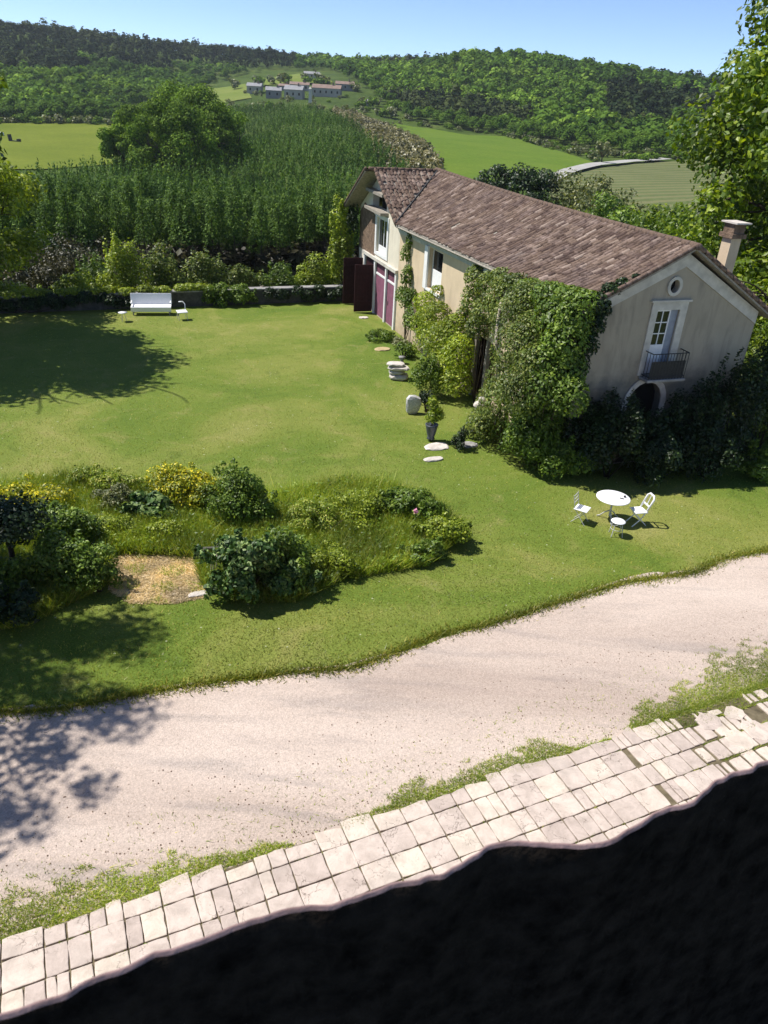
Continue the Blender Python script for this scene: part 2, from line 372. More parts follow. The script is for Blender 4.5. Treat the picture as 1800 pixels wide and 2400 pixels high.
M['lf_pale'] = leafmat('sage_leaf', (0.15, 0.18, 0.11), (0.28, 0.31, 0.21), None, 0.2)
M['lf_grass'] = leafmat('grass_blade', (0.065, 0.10, 0.012), (0.135, 0.165, 0.020), (0.28, 0.26, 0.07), 0.25, big=0.25, acc_at=0.9, k=1.5)
M['lf_drygr'] = leafmat('seedy_grass', (0.09, 0.15, 0.018), (0.19, 0.26, 0.035), (0.30, 0.32, 0.09), 0.3, k=1.6)
M['lf_ivydry'] = leafmat('trailing_ivy', (0.035, 0.065, 0.012), (0.085, 0.125, 0.022), (0.15, 0.18, 0.05), 0.25, big=0.9, k=1.6)
M['lf_tree'] = leafmat('fresh_tree_leaf', (0.04, 0.085, 0.006), (0.12, 0.20, 0.012), (0.22, 0.30, 0.03), 0.34, big=0.3, k=1.1)
M['lf_scrub'] = leafmat('dull_scrub', (0.03, 0.035, 0.018), (0.065, 0.065, 0.035), (0.11, 0.105, 0.06), 0.15, k=1.1)
M['lf_plant'] = leafmat('plantation_needle', (0.022, 0.05, 0.014), (0.055, 0.105, 0.026), (0.10, 0.165, 0.045), 0.25, spec=0.1, rough=0.65, k=1.6)
M['lf_valley'] = leafmat('valley_tree_leaf', (0.028, 0.06, 0.009), (0.07, 0.13, 0.015), (0.12, 0.19, 0.03), 0.25, spec=0.08, rough=0.7, big=0.1, k=2.0)
M['twig'] = leafmat('dead_twig', (0.02, 0.016, 0.013), (0.055, 0.045, 0.036), None, 0.05, k=1)
M['wood_b'] = leafmat('broadleaf_wood', (0.022, 0.052, 0.010), (0.062, 0.12, 0.018), (0.105, 0.175, 0.03), 0.2, attr=True, big=0.03, k=1.75, spec=0.04, rough=0.8)
M['wood_p'] = leafmat('pine_wood', (0.010, 0.022, 0.012), (0.028, 0.045, 0.022), (0.05, 0.07, 0.03), 0.1, attr=True, big=0.03, k=1.2, spec=0.03, rough=0.8)
M['plant_s'] = leafmat('plantation_mass', (0.020, 0.046, 0.014), (0.05, 0.10, 0.028), (0.09, 0.15, 0.045), 0.25, attr=True, big=0.05, spec=0.06, rough=0.7, k=1.65)
M['dark_under'] = leafmat('undergrowth_fill', (0.012, 0.013, 0.009), (0.034, 0.033, 0.02), (0.05, 0.055, 0.025), 0.1, attr=True, big=0.2, k=1, spec=0.1)
M['reed'] = leafmat('brown_scrub', (0.075, 0.08, 0.04), (0.16, 0.155, 0.085), (0.21, 0.20, 0.12), 0.15, attr=True, big=0.05)

# ------------------------------------------------------------------ foliage builders
def unit(v): return v / (np.linalg.norm(v, axis=-1, keepdims=True) + 1e-9)
def leaves(P, Nrm, size, aspect, rng, upd=0.35, rnd=0.8, vert=False):
    n = len(P)
    nr = unit(Nrm * 1.0 + rng.normal(0, rnd, (n, 3)) * 0.6 + np.array([0, 0, upd]))
    t = rng.normal(0, 1, (n, 3))
    if vert: t = t * 0.35 + np.array([0, 0, 1.0])
    d = unit(t - nr * np.sum(t * nr, 1, keepdims=True)); s = np.cross(nr, d)
    L = (size * rng.uniform(0.6, 1.35, n))[:, None]; Wd = L * aspect
    V = np.stack([P - d * L * 0.5, P + s * Wd * 0.5 - nr * L * 0.10 - d * L * 0.05, P + d * L * 0.5 - nr * L * 0.12, P - s * Wd * 0.5 - nr * L * 0.10 - d * L * 0.05], 1).reshape(-1, 3)
    Q = np.arange(n * 4).reshape(-1, 4)
    return V, Q
def lobe_points(lobes, n, rng, inner=0.55, low=-0.6):
    lo = np.asarray(lobes, float); w = (lo[:, 3] * lo[:, 4] + lo[:, 3] * lo[:, 5] + lo[:, 4] * lo[:, 5]); w /= w.sum()
    k = rng.choice(len(lo), n, p=w); d = rng.normal(0, 1, (n, 3)); d = unit(d)
    d[:, 2] = np.where(d[:, 2] < low, -d[:, 2], d[:, 2])
    r = inner + (1.06 - inner) * rng.random(n) ** 0.45
    return lo[k, :3] + d * lo[k, 3:6] * r[:, None], d
def dome(rx, ry, h, n, rng, lob=0.42, z0=0.0):
    out = []
    for i in range(int(n * 2.2)):
        a = rng.uniform(0, 2 * PI); q = math.sqrt(rng.random()) * 0.86; zz = rng.random() ** 0.8
        k = math.sqrt(max(0.05, 1 - zz * zz * 0.85))
        r = lob * 0.72 * rng.uniform(0.55, 1.3)
        out.append((math.cos(a) * q * rx * k, math.sin(a) * q * ry * k, z0 + h * (0.16 + 0.66 * zz * rng.uniform(0.8, 1.15)), rx * r, ry * r, h * r * 0.85))
    for i in range(max(3, n // 2)):   # shoots that break the outline
        a = rng.uniform(0, 2 * PI); q = rng.uniform(0.3, 1.0)
        out.append((math.cos(a) * q * rx, math.sin(a) * q * ry, z0 + h * (1.04 - 0.45 * q * q), rx * 0.10, ry * 0.10, h * 0.16))
    return out
def stems(loc_lobes, rng, mat, parent, r0=0.03, count=6, name='stem', base=(0, 0)):
    mb = MB(); lo = np.asarray(loc_lobes)
    for i in range(count):
        L = lo[rng.integers(len(lo))]
        b = np.array([base[0] + rng.normal(0, 0.05), base[1] + rng.normal(0, 0.05), -0.05]); e = L[:3] * np.array([0.9, 0.9, 1.0])
        mid = (b + e) / 2 + rng.normal(0, 0.06, 3) * abs(e[2])
        mb.tube([b, mid, e], [r0, r0 * 0.7, r0 * 0.3], 5)
    return mb.obj(name, mat, parent, True)
def plant(name, label, cat, loc, lobes, n, size, mat, seed=0, aspect=0.6, group=None, stem=True, r0=0.025, inner=0.5, vert=False, upd=0.35, low=-0.6, fname='foliage', sbase=(0, 0), bark='bark', clampz=True, scount=6):
    rng = np.random.default_rng(seed); n = int(n * 0.85); size *= 1.07
    t = thing(name, label, cat, loc, 0, group)
    P, d = lobe_points(lobes, n, rng, inner, low)
    if clampz: P[:, 2] = np.where(P[:, 2] < 0.02, np.abs(P[:, 2]) * 0.5 + 0.03, P[:, 2])
    V, Q = leaves(P, d, size, aspect, rng, upd, vert=vert)
    if clampz: V[:, 2] = np.maximum(V[:, 2], -0.01)
    link(fname, mesh(fname, V, Q, mat), t)
    if stem: stems(lobes, rng, M[bark], t, r0, scount, base=sbase)
    return t
def grow(rng, p, d, L, r, depth, segs, ends):
    pts = [p]; q = p.copy(); dd = d.copy(); n = 4
    for i in range(n):
        dd = unit(dd + rng.normal(0, 0.16, 3) + np.array([0, 0, 0.05])); q = q + dd * L / n; pts.append(q.copy())
    segs.append((np.array(pts), np.linspace(r, r * 0.55, n + 1)))
    if depth == 0: ends.append(q); return
    for k in range(rng.integers(2, 4)):
        a = unit(dd + rng.normal(0, 0.55, 3)); grow(rng, pts[-1 - (k % 2)], a, L * rng.uniform(0.6, 0.8), r * 0.55, depth - 1, segs, ends)
def tree(name, label, loc, height, crown, n, size, mat, seed, trunk_r=0.22, depth=3, group=None, cat='tree', aspect=0.6, clump=0.9, bark='bark', trunk_h=0.35, lobes=None, lean=(0, 0), inner=0.3):
    rng = np.random.default_rng(seed); n = int(n * 0.85); size *= 1.07; t = thing(name, label, cat, loc, 0, group)
    segs = []; ends = []
    b = np.array([0, 0, -0.1]); th = height * trunk_h
    trunk = np.array([b, [lean[0] * 0.3, lean[1] * 0.3, th * 0.5], [lean[0], lean[1], th]])
    segs.append((trunk, np.array([trunk_r * 1.25, trunk_r, trunk_r * 0.8])))
    for k in range(5):
        a = 2 * PI * k / 5 + rng.uniform(-0.4, 0.4)
        grow(rng, trunk[-1] * 1.0, unit(np.array([math.cos(a) * 0.75, math.sin(a) * 0.75, 0.8])), (height - th) * 0.42, trunk_r * 0.5, depth - 1, segs, ends)
    mb = MB()
    for p, r in segs: mb.tube(p, r, 6, False)
    mb.obj('trunk', M[bark], t, True)
    E = np.array(ends)
    if lobes is None:
        c = E - np.array([lean[0], lean[1], th]); sc = np.array(crown) / (np.abs(c).max(0) + 1e-6)
        lobes = [(e[0], e[1], e[2], clump * rng.uniform(0.8, 1.6), clump * rng.uniform(0.8, 1.6), clump * rng.uniform(0.6, 1.1)) for e in E]
        for k in range(max(6, len(E) // 2)):
            d = unit(rng.normal(0, 1, 3)); d[2] = abs(d[2]) - 0.35
            p = np.array([lean[0], lean[1], th + crown[2] * 0.75]) + d * np.array(crown) * rng.uniform(0.55, 0.95) * np.array([1, 1, 0.75])
            lobes.append((*p, clump * rng.uniform(0.8, 1.5), clump * rng.uniform(0.8, 1.5), clump * rng.uniform(0.6, 1.0)))
    P, d = lobe_points(lobes, n, rng, inner, -1.1)
    V, Q = leaves(P, d, size, aspect, rng, 0.4)
    link('crown', mesh('crown', V, Q, mat), t)
    return t
def crown_template(rng, n, r, h, size, kind='round', core=True):
    lob = []
    if kind == 'round':
        for i in range(7):
            a = rng.uniform(0, 2 * PI); q = math.sqrt(rng.random()) * 0.55
            lob.append((math.cos(a) * q * r, math.sin(a) * q * r, h * rng.uniform(0.35, 0.78), r * rng.uniform(0.4, 0.62), r * rng.uniform(0.4, 0.62), h * rng.uniform(0.18, 0.3)))
    elif kind == 'dome':
        for i in range(6):
            a = rng.uniform(0, 2 * PI); q = math.sqrt(rng.random()) * 0.5
            lob.append((math.cos(a) * q * r, math.sin(a) * q * r, h * (0.42 + 0.22 * rng.random() * (1 - q)), r * rng.uniform(0.42, 0.62), r * rng.uniform(0.42, 0.62), h * rng.uniform(0.26, 0.36)))
    elif kind == 'pine':
        for i in range(6):
            a = rng.uniform(0, 2 * PI); q = math.sqrt(rng.random()) * 0.5
            lob.append((math.cos(a) * q * r, math.sin(a) * q * r, h * rng.uniform(0.55, 0.88), r * rng.uniform(0.4, 0.6), r * rng.uniform(0.4, 0.6), h * rng.uniform(0.1, 0.17)))
    else:
        for z in np.linspace(0.52, 0.95, 8): lob.append((rng.normal(0, 0.06), rng.normal(0, 0.06), h * z, r * (1.45 - z * 1.2), r * (1.45 - z * 1.2), h * 0.065))
    P, d = lobe_points(lob, n, rng, 0.6 if kind != 'dome' else 0.9, -1.1 if kind != 'dome' else -0.25)
    return leaves(P, d, size, 0.85 if kind != 'spire' else 0.4, rng, 0.35, rnd=(0.8 if kind == 'spire' else (0.3 if kind == 'dome' else 0.5)), vert=(kind == 'spire'))
def mass(name, mat, temps, pts, scl, rng, tint):
    """many copies of small templates as one mesh"""
    Vs = []; Qs = []; ts = []; off = 0
    for p, s, ti in zip(pts, scl, tint):
        V, Q = temps[rng.integers(len(temps))]
        a = rng.uniform(0, 2 * PI); c, sn = math.cos(a), math.sin(a)
        R = np.array([[c, -sn, 0], [sn, c, 0], [0, 0, 1]])
        W_ = V @ R.T * s + p
        Vs.append(W_); Qs.append(Q + off); off += len(V)
        ts.append(np.clip(ti + np.repeat(rng.normal(0, 0.10, len(Q)), 4), 0, 1))
    return mesh(name, np.concatenate(Vs), np.concatenate(Qs), mat, attr={'tint': np.concatenate(ts)})

# ------------------------------------------------------------------ terrain
CP = []
def cp(x, y, z): CP.append((x, y, z))
for az in range(-80, 81, 10):
    for r, z in ((20, -0.9), (38, -0.9)):
        cp(r * math.sin(math.radians(az)), r * math.cos(math.radians(az)), z)
for x, y in ((-60, 20), (-45, 27), (-30, 33), (-21, 37.5), (-12, 41), (-3, 45), (0, 52), (14, 53), (30, 46), (50, 38), (70, 20)): cp(x, y, -0.9)
for x, y in ((-80, 30), (-50, 44), (-36, 50), (-24, 54), (-12, 58), (0, 64), (16, 66), (34, 60), (60, 50), (90, 30)): cp(x, y, -5)
def cpx(x, y, Y): CP.append(tuple(AT(x, y, Y)))
def cpz(x, y, z): CP.append(tuple(G(x, y, z)))
for q in ((0, 372, -8), (270, 372, -8), (0, 292, -6), (265, 292, -6), (-300, 350, -8), (-300, 280, -5), (450, 365, -8), (620, 365, -7.5)): cpz(*q)
for q in ((0, 70, 800), (150, 85, 800), (330, 118, 800), (500, 125, 900), (650, 140, 950), (800, 150, 950), (950, 150, 900), (-300, 70, 800), (-800, 120, 800),
          (0, 190, 520), (200, 205, 520), (400, 222, 520), (480, 205, 680), (-300, 190, 520), (0, 260, 400), (250, 265, 400), (300, 150, 680), (100, 130, 680),
          (570, 235, 480), (800, 240, 480), (690, 232, 500), (690, 178, 600), (800, 190, 600), (600, 190, 600), (900, 215, 560), (640, 155, 780), (800, 165, 780), (480, 222, 560),
          (650, 300, 280), (650, 262, 400), (800, 275, 380), (760, 320, 260),
          (930, 300, 420), (1390, 392, 230), (1270, 425, 190), (900, 390, 190), (1180, 330, 330), (1080, 380, 220),
          (1480, 385, 260), (1640, 410, 240), (1500, 490, 140), (1630, 490, 140), (1300, 460, 150), (1900, 480, 150), (1900, 410, 240),
          (1100, 318, 400), (1300, 348, 340), (1500, 368, 290), (1900, 380, 290), (1250, 235, 500), (1450, 255, 450), (1080, 235, 500), (1650, 290, 420),
          (1060, 140, 620), (1200, 140, 640), (1350, 165, 620), (1500, 190, 600), (1650, 215, 580), (1900, 230, 600), (2400, 260, 600), (980, 225, 530), (970, 180, 640)): cpx(*q)
for az, z in ((-60, 60), (-40, 75), (-25, 70), (-12, 50), (0, 45), (12, 45), (25, 40), (45, 40), (65, 30)):
    a = math.radians(az)
    cp(1500 * math.sin(a), 1500 * math.cos(a), z * 0.55); cp(4000 * math.sin(a), 4000 * math.cos(a), 0)
for az in (-80, 80):
    a = math.radians(az)
    for r, z in ((60, -4), (150, -8), (400, 5), (900, 40), (4000, 0)): cp(r * math.sin(a), r * math.cos(a), z)
CP = np.array(CP)
def tcoord(x, y): return np.stack([np.arctan2(x, y) * 1.6, np.log(np.hypot(x, y) + 1e-6)], -1)
_c = tcoord(CP[:, 0], CP[:, 1])
_A = np.linalg.norm(_c[:, None] - _c[None], axis=-1); n_ = len(_c)
_K = np.zeros((n_ + 1, n_ + 1)); _K[:n_, :n_] = _A - np.eye(n_) * 0.004; _K[n_, :n_] = 1; _K[:n_, n_] = 1
_w = np.linalg.solve(_K, np.concatenate([CP[:, 2], [0]]))
def terr(x, y):
    x = np.atleast_1d(np.asarray(x, float)); y = np.atleast_1d(np.asarray(y, float)); t = tcoord(x, y)
    out = np.empty(len(x))
    for i in range(0, len(x), 4000):
        d = np.linalg.norm(t[i:i + 4000, None] - _c[None], axis=-1); out[i:i + 4000] = d @ _w[:n_] + _w[n_]
    return out
def hit(x, y, r0=46, r1=2500, n=700):
    d = ray(x, y); h = math.hypot(d[0], d[1]); rr = np.exp(np.linspace(math.log(r0), math.log(r1), n)); tt = rr / h
    P = EYE + tt[:, None] * d; z = terr(P[:, 0], P[:, 1]); b = np.nonzero(P[:, 2] < z)[0]
    return P[b[0]] if len(b) else None
az = np.radians(np.linspace(-82, 82, 171)); rr = np.exp(np.linspace(math.log(20), math.log(7000), 160))
AZ, RR = np.meshgrid(az, rr); X = (RR * np.sin(AZ)).ravel(); Y = (RR * np.cos(AZ)).ravel()
Z = terr(X, Y)
i = np.arange(159)[:, None] * 171; j = np.arange(170)[None]
Q = np.stack([i + j, i + j + 1, i + 172 + j, i + 171 + j], -1).reshape(-1, 4)
tag(link('valley_terrain', mesh('valley_terrain', np.stack([X, Y, Z], 1), Q, M['terrain'], True)), 'rolling valley floor and hillsides beyond the garden', kind='structure')

def poly_sheet(name, poly, mat, zfun, step, kind='structure', label=None, dz=0.0, smooth=True, rag=0.0, seed=0):
    rng = np.random.default_rng(seed); poly = np.asarray(poly, float)[:, :2]
    B = []
    for a, b in zip(poly, np.roll(poly, -1, 0)):
        n = max(1, int(np.linalg.norm(b - a) / step)); B += [a + (b - a) * k / n for k in range(n)]
    B = np.array(B)
    if rag:
        nr = rng.normal(0, 1, (len(B), 2)); nr = nr * 0.6 + (np.roll(nr, 1, 0) + np.roll(nr, -1, 0)) * 0.5; B = B + nr * rag
    mn, mx = B.min(0), B.max(0); st2 = max(step, np.sqrt(np.prod(mx - mn) / 6000))
    gx, gy = np.meshgrid(np.arange(mn[0], mx[0], st2), np.arange(mn[1], mx[1], st2)); I = np.stack([gx.ravel(), gy.ravel()], 1)
    I = I[inside(I, B)]
    allp = [Vector(p) for p in np.concatenate([B, I])]
    vo, eo, fo, *_ = delaunay_2d_cdt(allp, [], [list(range(len(B)))], 1, 1e-5)
    V2 = np.array([v[:] for v in vo]); z = zfun(V2[:, 0], V2[:, 1]) + dz
    tri = np.array([f for f in fo if len(f) == 3])
    return tag(link(name, mesh(name, np.column_stack([V2, z]), tri, mat, smooth)), label, kind=kind)
def inside(P, poly):
    P = np.asarray(P); x, y = P[:, 0], P[:, 1]; r = np.zeros(len(P), bool); px, py = poly[:, 0], poly[:, 1]; j = len(poly) - 1
    for i in range(len(poly)):
        c = ((py[i] > y) != (py[j] > y)) & (x < (px[j] - px[i]) * (y - py[i]) / (py[j] - py[i] + 1e-12) + px[i]); r ^= c; j = i
    return r
def px_poly(pp): return np.array([q for q in (hit(*p) for p in pp) if q is not None])
FIELD_L = px_poly([(-260, 395), (-120, 300), (0, 291), (140, 290), (262, 293), (300, 330), (300, 385), (100, 400)])
FIELD_R = px_poly([(850, 300), (925, 291), (1010, 303), (1200, 322), (1290, 350), (1395, 383), (1270, 424), (1120, 440), (980, 410), (870, 380)])
FIELD_P = px_poly([(1270, 432), (1400, 392), (1480, 383), (1640, 376), (1740, 400), (1760, 470), (1600, 500), (1400, 492), (1290, 465)])
FIELD_V = px_poly([(490, 210), (575, 198), (590, 232), (520, 245), (480, 236)])
FIELD_V2 = px_poly([(620, 186), (700, 174), (770, 184), (780, 196), (690, 200), (620, 202)])
poly_sheet('left_meadow', FIELD_L, M['field_l'], terr, 8, dz=0.25, label='flat olive green meadow beyond the plantation at the far left')
poly_sheet('right_meadow', FIELD_R, M['field_r'], terr, 8, dz=0.25, label='smooth green meadow at the foot of the right hill')
poly_sheet('striped_field', FIELD_P, M['field_p'], terr, 6, dz=0.25, label='grey green field with pale rows beside the curving road')
poly_sheet('knoll_meadow', FIELD_V, M['field_v'], terr, 8, dz=0.4, label='pale grassy slope left of the hilltop hamlet')
poly_sheet('upper_meadow', FIELD_V2, M['field_v'], terr, 8, dz=0.4, label='bright green meadow strip behind the hilltop hamlet')
# road: ribbon
rp = px_poly([(1262, 436), (1290, 421), (1330, 404), (1400, 389), (1470, 382), (1560, 377)]); rp2 = px_poly([(1275, 446), (1305, 428), (1340, 410), (1402, 394), (1470, 386), (1560, 380)])
ctr = (rp + rp2) / 2
def ribbon(name, c, w, mat, dz, label):
    c = c[:, :2]; t = unit(np.gradient(c, axis=0)); nn = np.stack([-t[:, 1], t[:, 0]], 1)
    A = c + nn * w / 2; B = c - nn * w / 2
    V = np.concatenate([A, B]); z = np.maximum(terr(V[:, 0], V[:, 1]), 0 * V[:, 0] - 50) + dz; m = len(c); k = np.arange(m - 1)
    return tag(link(name, mesh(name, np.column_stack([V, z]), np.stack([k, k + 1, m + k + 1, m + k], 1), mat, True)), label, kind='structure')
tt = np.linspace(0, len(ctr) - 1, 40); ctr = np.stack([np.interp(tt, range(len(ctr)), ctr[:, k]) for k in range(3)], 1)
ribbon('country_road', ctr, 4.2, M['road'], 0.9, 'pale lane curving between the green meadow and the striped field')

# ------------------------------------------------------------------ garden ground
WALL_A, WALL_B = np.array([-21.0, 37.6]), np.array([-2.2, 45.5])
wdir = unit(WALL_B - WALL_A)
LAWN = [(-70, -6), (60, -6), (60, 42), (30, 47), (16, 53), (-2, 53), tuple(WALL_B), tuple(WALL_A), tuple(WALL_A - wdir * 50)]
flat = lambda x, y: np.zeros(len(x))
poly_sheet('lawn', LAWN, M['lawn'], flat, 2.0, label='mown sunlit lawn around the bed and the old house')
drive_top = [(-700, 1560), (-200, 1545), (120, 1530), (340, 1488), (480, 1468), (620, 1450), (760, 1440), (870, 1400), (940, 1370), (1060, 1345), (1200, 1300), (1350, 1255), (1500, 1235), (1560, 1205), (1659, 1186), (1900, 1130), (2300, 1090)]
dt = [D(*p)[:2] for p in drive_top]
PV0 = np.array([-4.95, 6.03]); pd = unit(np.array([6.07, 11.26]) - PV0); pn = np.array([-pd[1], pd[0]]); PV0 = PV0 + pn * 0.14   # along paving, away from the facade
DRIVE = np.array(dt + [tuple(PV0 + pd * 34 - pn * 0.3), tuple(PV0 - pd * 14 - pn * 0.3)])
poly_sheet('gravel_drive', DRIVE, M['gravel'], flat, 0.35, dz=0.006, rag=0.10, seed=3, label='pale pinkish gravel drive sweeping past the lawn')
# paving bed and stones
rng = np.random.default_rng(11)
def strip_pt(s, t): return PV0 + pd * s - pn * t     # t runs towards the facade
pb = [strip_pt(-3, 0.12), strip_pt(26, 0.12), strip_pt(26, 5.0), strip_pt(-3, 5.0)]
bed = poly_sheet('paving', pb, M['soil'], flat, 0.6, dz=0.012, label='strip of large pale limestone slabs along the house front')
ROWS = [0.0, 0.40, 0.86, 1.30, 1.76, 2.2, 2.65, 3.1, 3.55, 4.0, 4.45]
def slab(poly, h, seed):
    r = np.random.default_rng(seed); P = np.asarray(poly, float); n = len(P); c = P.mean(0)
    # resample the edge so it can be worn and uneven
    E_ = []
    for a, b in zip(P, np.roll(P, -1, 0)):
        m = max(2, int(np.linalg.norm(b - a) / 0.11)); E_ += [a + (b - a) * k / m for k in range(m)]
    E_ = np.array(E_); E_ += r.normal(0, 0.005, E_.shape)
    d = E_ - c; L = np.linalg.norm(d, axis=1, keepdims=True)
    # round the corners a little
    sm = (np.roll(E_, 1, 0) + np.roll(E_, -1, 0)) / 2; E_ = E_ * 0.9 + sm * 0.1
    inn = c + (E_ - c) * (1 - 0.006 / L); inn2 = c + (E_ - c) * (1 - 0.018 / L)
    tz = r.normal(0, 0.004, 2); tl = lambda q: h + (q - c) @ tz
    k = len(E_)
    V = np.concatenate([np.column_stack([E_, np.full(k, 0.0)]), np.column_stack([E_, tl(E_) - 0.006]), np.column_stack([inn, tl(inn) - 0.002]), np.column_stack([inn2, tl(inn2)]), [[c[0], c[1], h + r.normal(0, 0.002)]]])
    i = np.arange(k); j2 = (i + 1) % k
    Qs = np.concatenate([np.stack([i + q * k, j2 + q * k, j2 + (q + 1) * k, i + (q + 1) * k], 1) for q in range(3)])
    T = np.stack([i + 3 * k, j2 + 3 * k, np.full(k, 4 * k)], 1)
    V[:, :2] -= c
    return mesh('slab', V, [Qs, T], M['pave'], False), c
s = -2.2; col = 0
joint = 0.008
while s < 15.5:
    small = s > 10.2
    w = rng.uniform(0.26, 0.42) if small else rng.choice([0.30, 0.46, 0.50, 0.54])
    off = rng.uniform(-0.05, 0.05, 2)
    for k in range(len(ROWS) - 1):
        t0, t1 = ROWS[k], ROWS[k + 1]
        if k == 0: t0 = rng.uniform(-0.02, 0.07) + 0.05 * math.sin(s * 2.1)
        if small and k == 0 and s > 12.0 and rng.random() < 0.4: continue
        if small and k == 1 and s > 13 and rng.random() < 0.2: continue
        cuts = [(0, 1)]
        if rng.random() < (0.42 if small else 0.16): q = rng.uniform(0.4, 0.6); cuts = [(0, q), (q, 1)]
        sh = 0.0 if not small else (k % 2) * 0.12
        for a, b in cuts:
            s0, s1 = s + a * w + sh, s + b * w + sh
            jt = joint if s < 11.6 else joint + rng.uniform(0.0, 0.045)
            poly = [strip_pt(s0 + jt, t0 + jt), strip_pt(s1 - jt, t0 + jt), strip_pt(s1 - jt, t1 - jt), strip_pt(s0 + jt, t1 - jt)]
            if k == 0: poly[0] = poly[0] - pn * rng.uniform(0, 0.09); poly[1] = poly[1] - pn * rng.uniform(0, 0.09)
            me, c = slab(poly, 0.030 + rng.normal(0, 0.003), int(rng.integers(1e6)))
            o = link('slab', me, bed, (c[0], c[1], 0.012))
    s += w; col += 1
# stray stepping stones in the grass right of the strip
for q, (x, y, w, h) in enumerate([(1530, 1562, 0.42, 0.24), (1585, 1543, 0.34, 0.2), (1632, 1580, 0.4, 0.3), (1595, 1600, 0.36, 0.3)]):
    p = D(x, y); r = np.random.default_rng(q)
    a = np.linspace(0, 2 * PI, 7, endpoint=False) + r.uniform(-0.2, 0.2, 7)
    poly = [p[:2] + pd * math.cos(t) * w * 0.7 + pn * math.sin(t) * h for t in a]
    me, c = slab(poly, 0.035, 700 + q)
    link('slab', me, bed, (c[0], c[1], 0.012))

# ------------------------------------------------------------------ grass
def blades(P, hgt, wid, rng, lean=0.5):
    n = len(P); a = rng.uniform(0, 2 * PI, n); s = np.stack([np.cos(a), np.sin(a), np.zeros(n)], 1) * (wid * rng.uniform(0.7, 1.3, n))[:, None] / 2
    h = hgt * rng.uniform(0.5, 1.4, n); tip = P + np.column_stack([rng.normal(0, lean, (n, 2)) * h[:, None], h])
    V = np.stack([P - s, P + s, tip], 1).reshape(-1, 3); return V, np.arange(n * 3).reshape(-1, 3)
BED = np.array([D(*p)[:2] for p in [(-250, 1100), (0, 1058), (180, 1030), (350, 1062), (420, 1075), (520, 1085), (640, 1065), (740, 1045), (830, 1050), (930, 1085), (985, 1130), (990, 1165), (930, 1222), (740, 1255), (640, 1302), (540, 1304), (440, 1275), (420, 1205), (300, 1200), (235, 1200), (225, 1270), (60, 1352), (-250, 1400)]])
DR = DRIVE
rng = np.random.default_rng(5)
n = 900000; r = np.exp(rng.uniform(math.log(9), math.log(46), n)); a = rng.uniform(-0.62, 0.66, n)
P = np.stack([r * np.sin(a), r * np.cos(a)], 1)
keep = inside(P, np.array(LAWN)) & ~inside(P, DR) & ~inside(P, BED) & ~inside(P, np.array(pb))
P = P[keep][:120000]
V, T = blades(np.column_stack([P, np.zeros(len(P))]), 0.035, 0.016, rng, 0.9)
tag(link('lawn_grass', mesh('lawn_grass', V, T, M['lf_grass'])), 'short mown grass blades of the lawn', 'grass', kind='stuff')
# grass verge between drive and paving: ragged patches
n = 260000; s = rng.uniform(-3, 20, n); t = -rng.random(n) ** 1.3 * 1.5 + 0.1
def vn(q, f, ph): return np.sin(q * f + ph) + 0.6 * np.sin(q * f * 2.3 + ph * 1.7) + 0.4 * np.sin(q * f * 5.1 + ph * 3.1)
wv = 0.16 + 0.22 * vn(s, 0.95, 0.4) + np.where(s > 11, 0.22 + (s - 11) * 0.10, 0) + np.where(s < 2.5, 0.18, 0)
cl = np.sin(s * 7.3 + t * 9) + np.sin(s * 13.1 - t * 17) + np.sin(s * 3.1 + t * 23 + 1)
keep = (-t < wv * (1 + 0.22 * cl)) & (rng.random(n) < np.clip(1.25 - (-t) / np.maximum(wv * 1.5, 0.05), 0.12, 1))
keep &= rng.random(n) < 0.5
keep |= (rng.random(n) < 0.010) & (-t < 1.3)
P2 = PV0 + pd * s[keep][:, None] - pn * t[keep][:, None]
V, T = blades(np.column_stack([P2, np.full(len(P2), 0.008)]), 0.042, 0.013, rng, 1.0)
tag(link('verge_grass', mesh('verge_grass', V, T, M['lf_drygr'])), 'ragged grass verge between gravel drive and stone slabs', 'grass', kind='stuff')
n = 9000; s = np.where(rng.random(n) < 0.5, rng.uniform(-2, 16, n), rng.uniform(11.4, 16, n)); t = np.array(ROWS)[rng.integers(0, 6, n)] + rng.normal(0, 0.012, n)
kk = (np.sin(s * 5.3 + t * 7) + np.sin(s * 2.1 - t * 3) > 0.7) | (s > 12.2); s, t = s[kk], t[kk]
n2 = 5000; s = np.concatenate([s, rng.uniform(11.4, 15.6, n2)]); t = np.concatenate([t, rng.uniform(-0.05, 0.42, n2)])
V, T = blades(np.column_stack([PV0 + pd * s[:, None] - pn * t[:, None], np.full(len(s), 0.012)]), 0.045, 0.012, rng, 0.6)
tag(link('joint_tufts', mesh('joint_tufts', V, T, M['lf_drygr'])), 'grass tufts growing in the joints between the slabs', 'grass', kind='stuff')
# lawn edge overhanging the gravel
E_ = []
for p, q in zip(dt[:-1], dt[1:]):
    L = np.linalg.norm(np.array(q) - p); m = int(L * 900); u = rng.random(m)[:, None]; E_.append(np.array(p) * (1 - u) + np.array(q) * u)
E_ = np.concatenate(E_); E_ = E_ + rng.normal(0, 0.16, E_.shape) * rng.random((len(E_), 1)) + np.array([0.02, -0.05])
V, T = blades(np.column_stack([E_, np.full(len(E_), 0.006)]), 0.07, 0.022, rng, 0.7)
tag(link('edge_grass', mesh('edge_grass', V, T, M['lf_grass'])), 'uneven lawn edge hanging over the gravel', 'grass', kind='stuff')
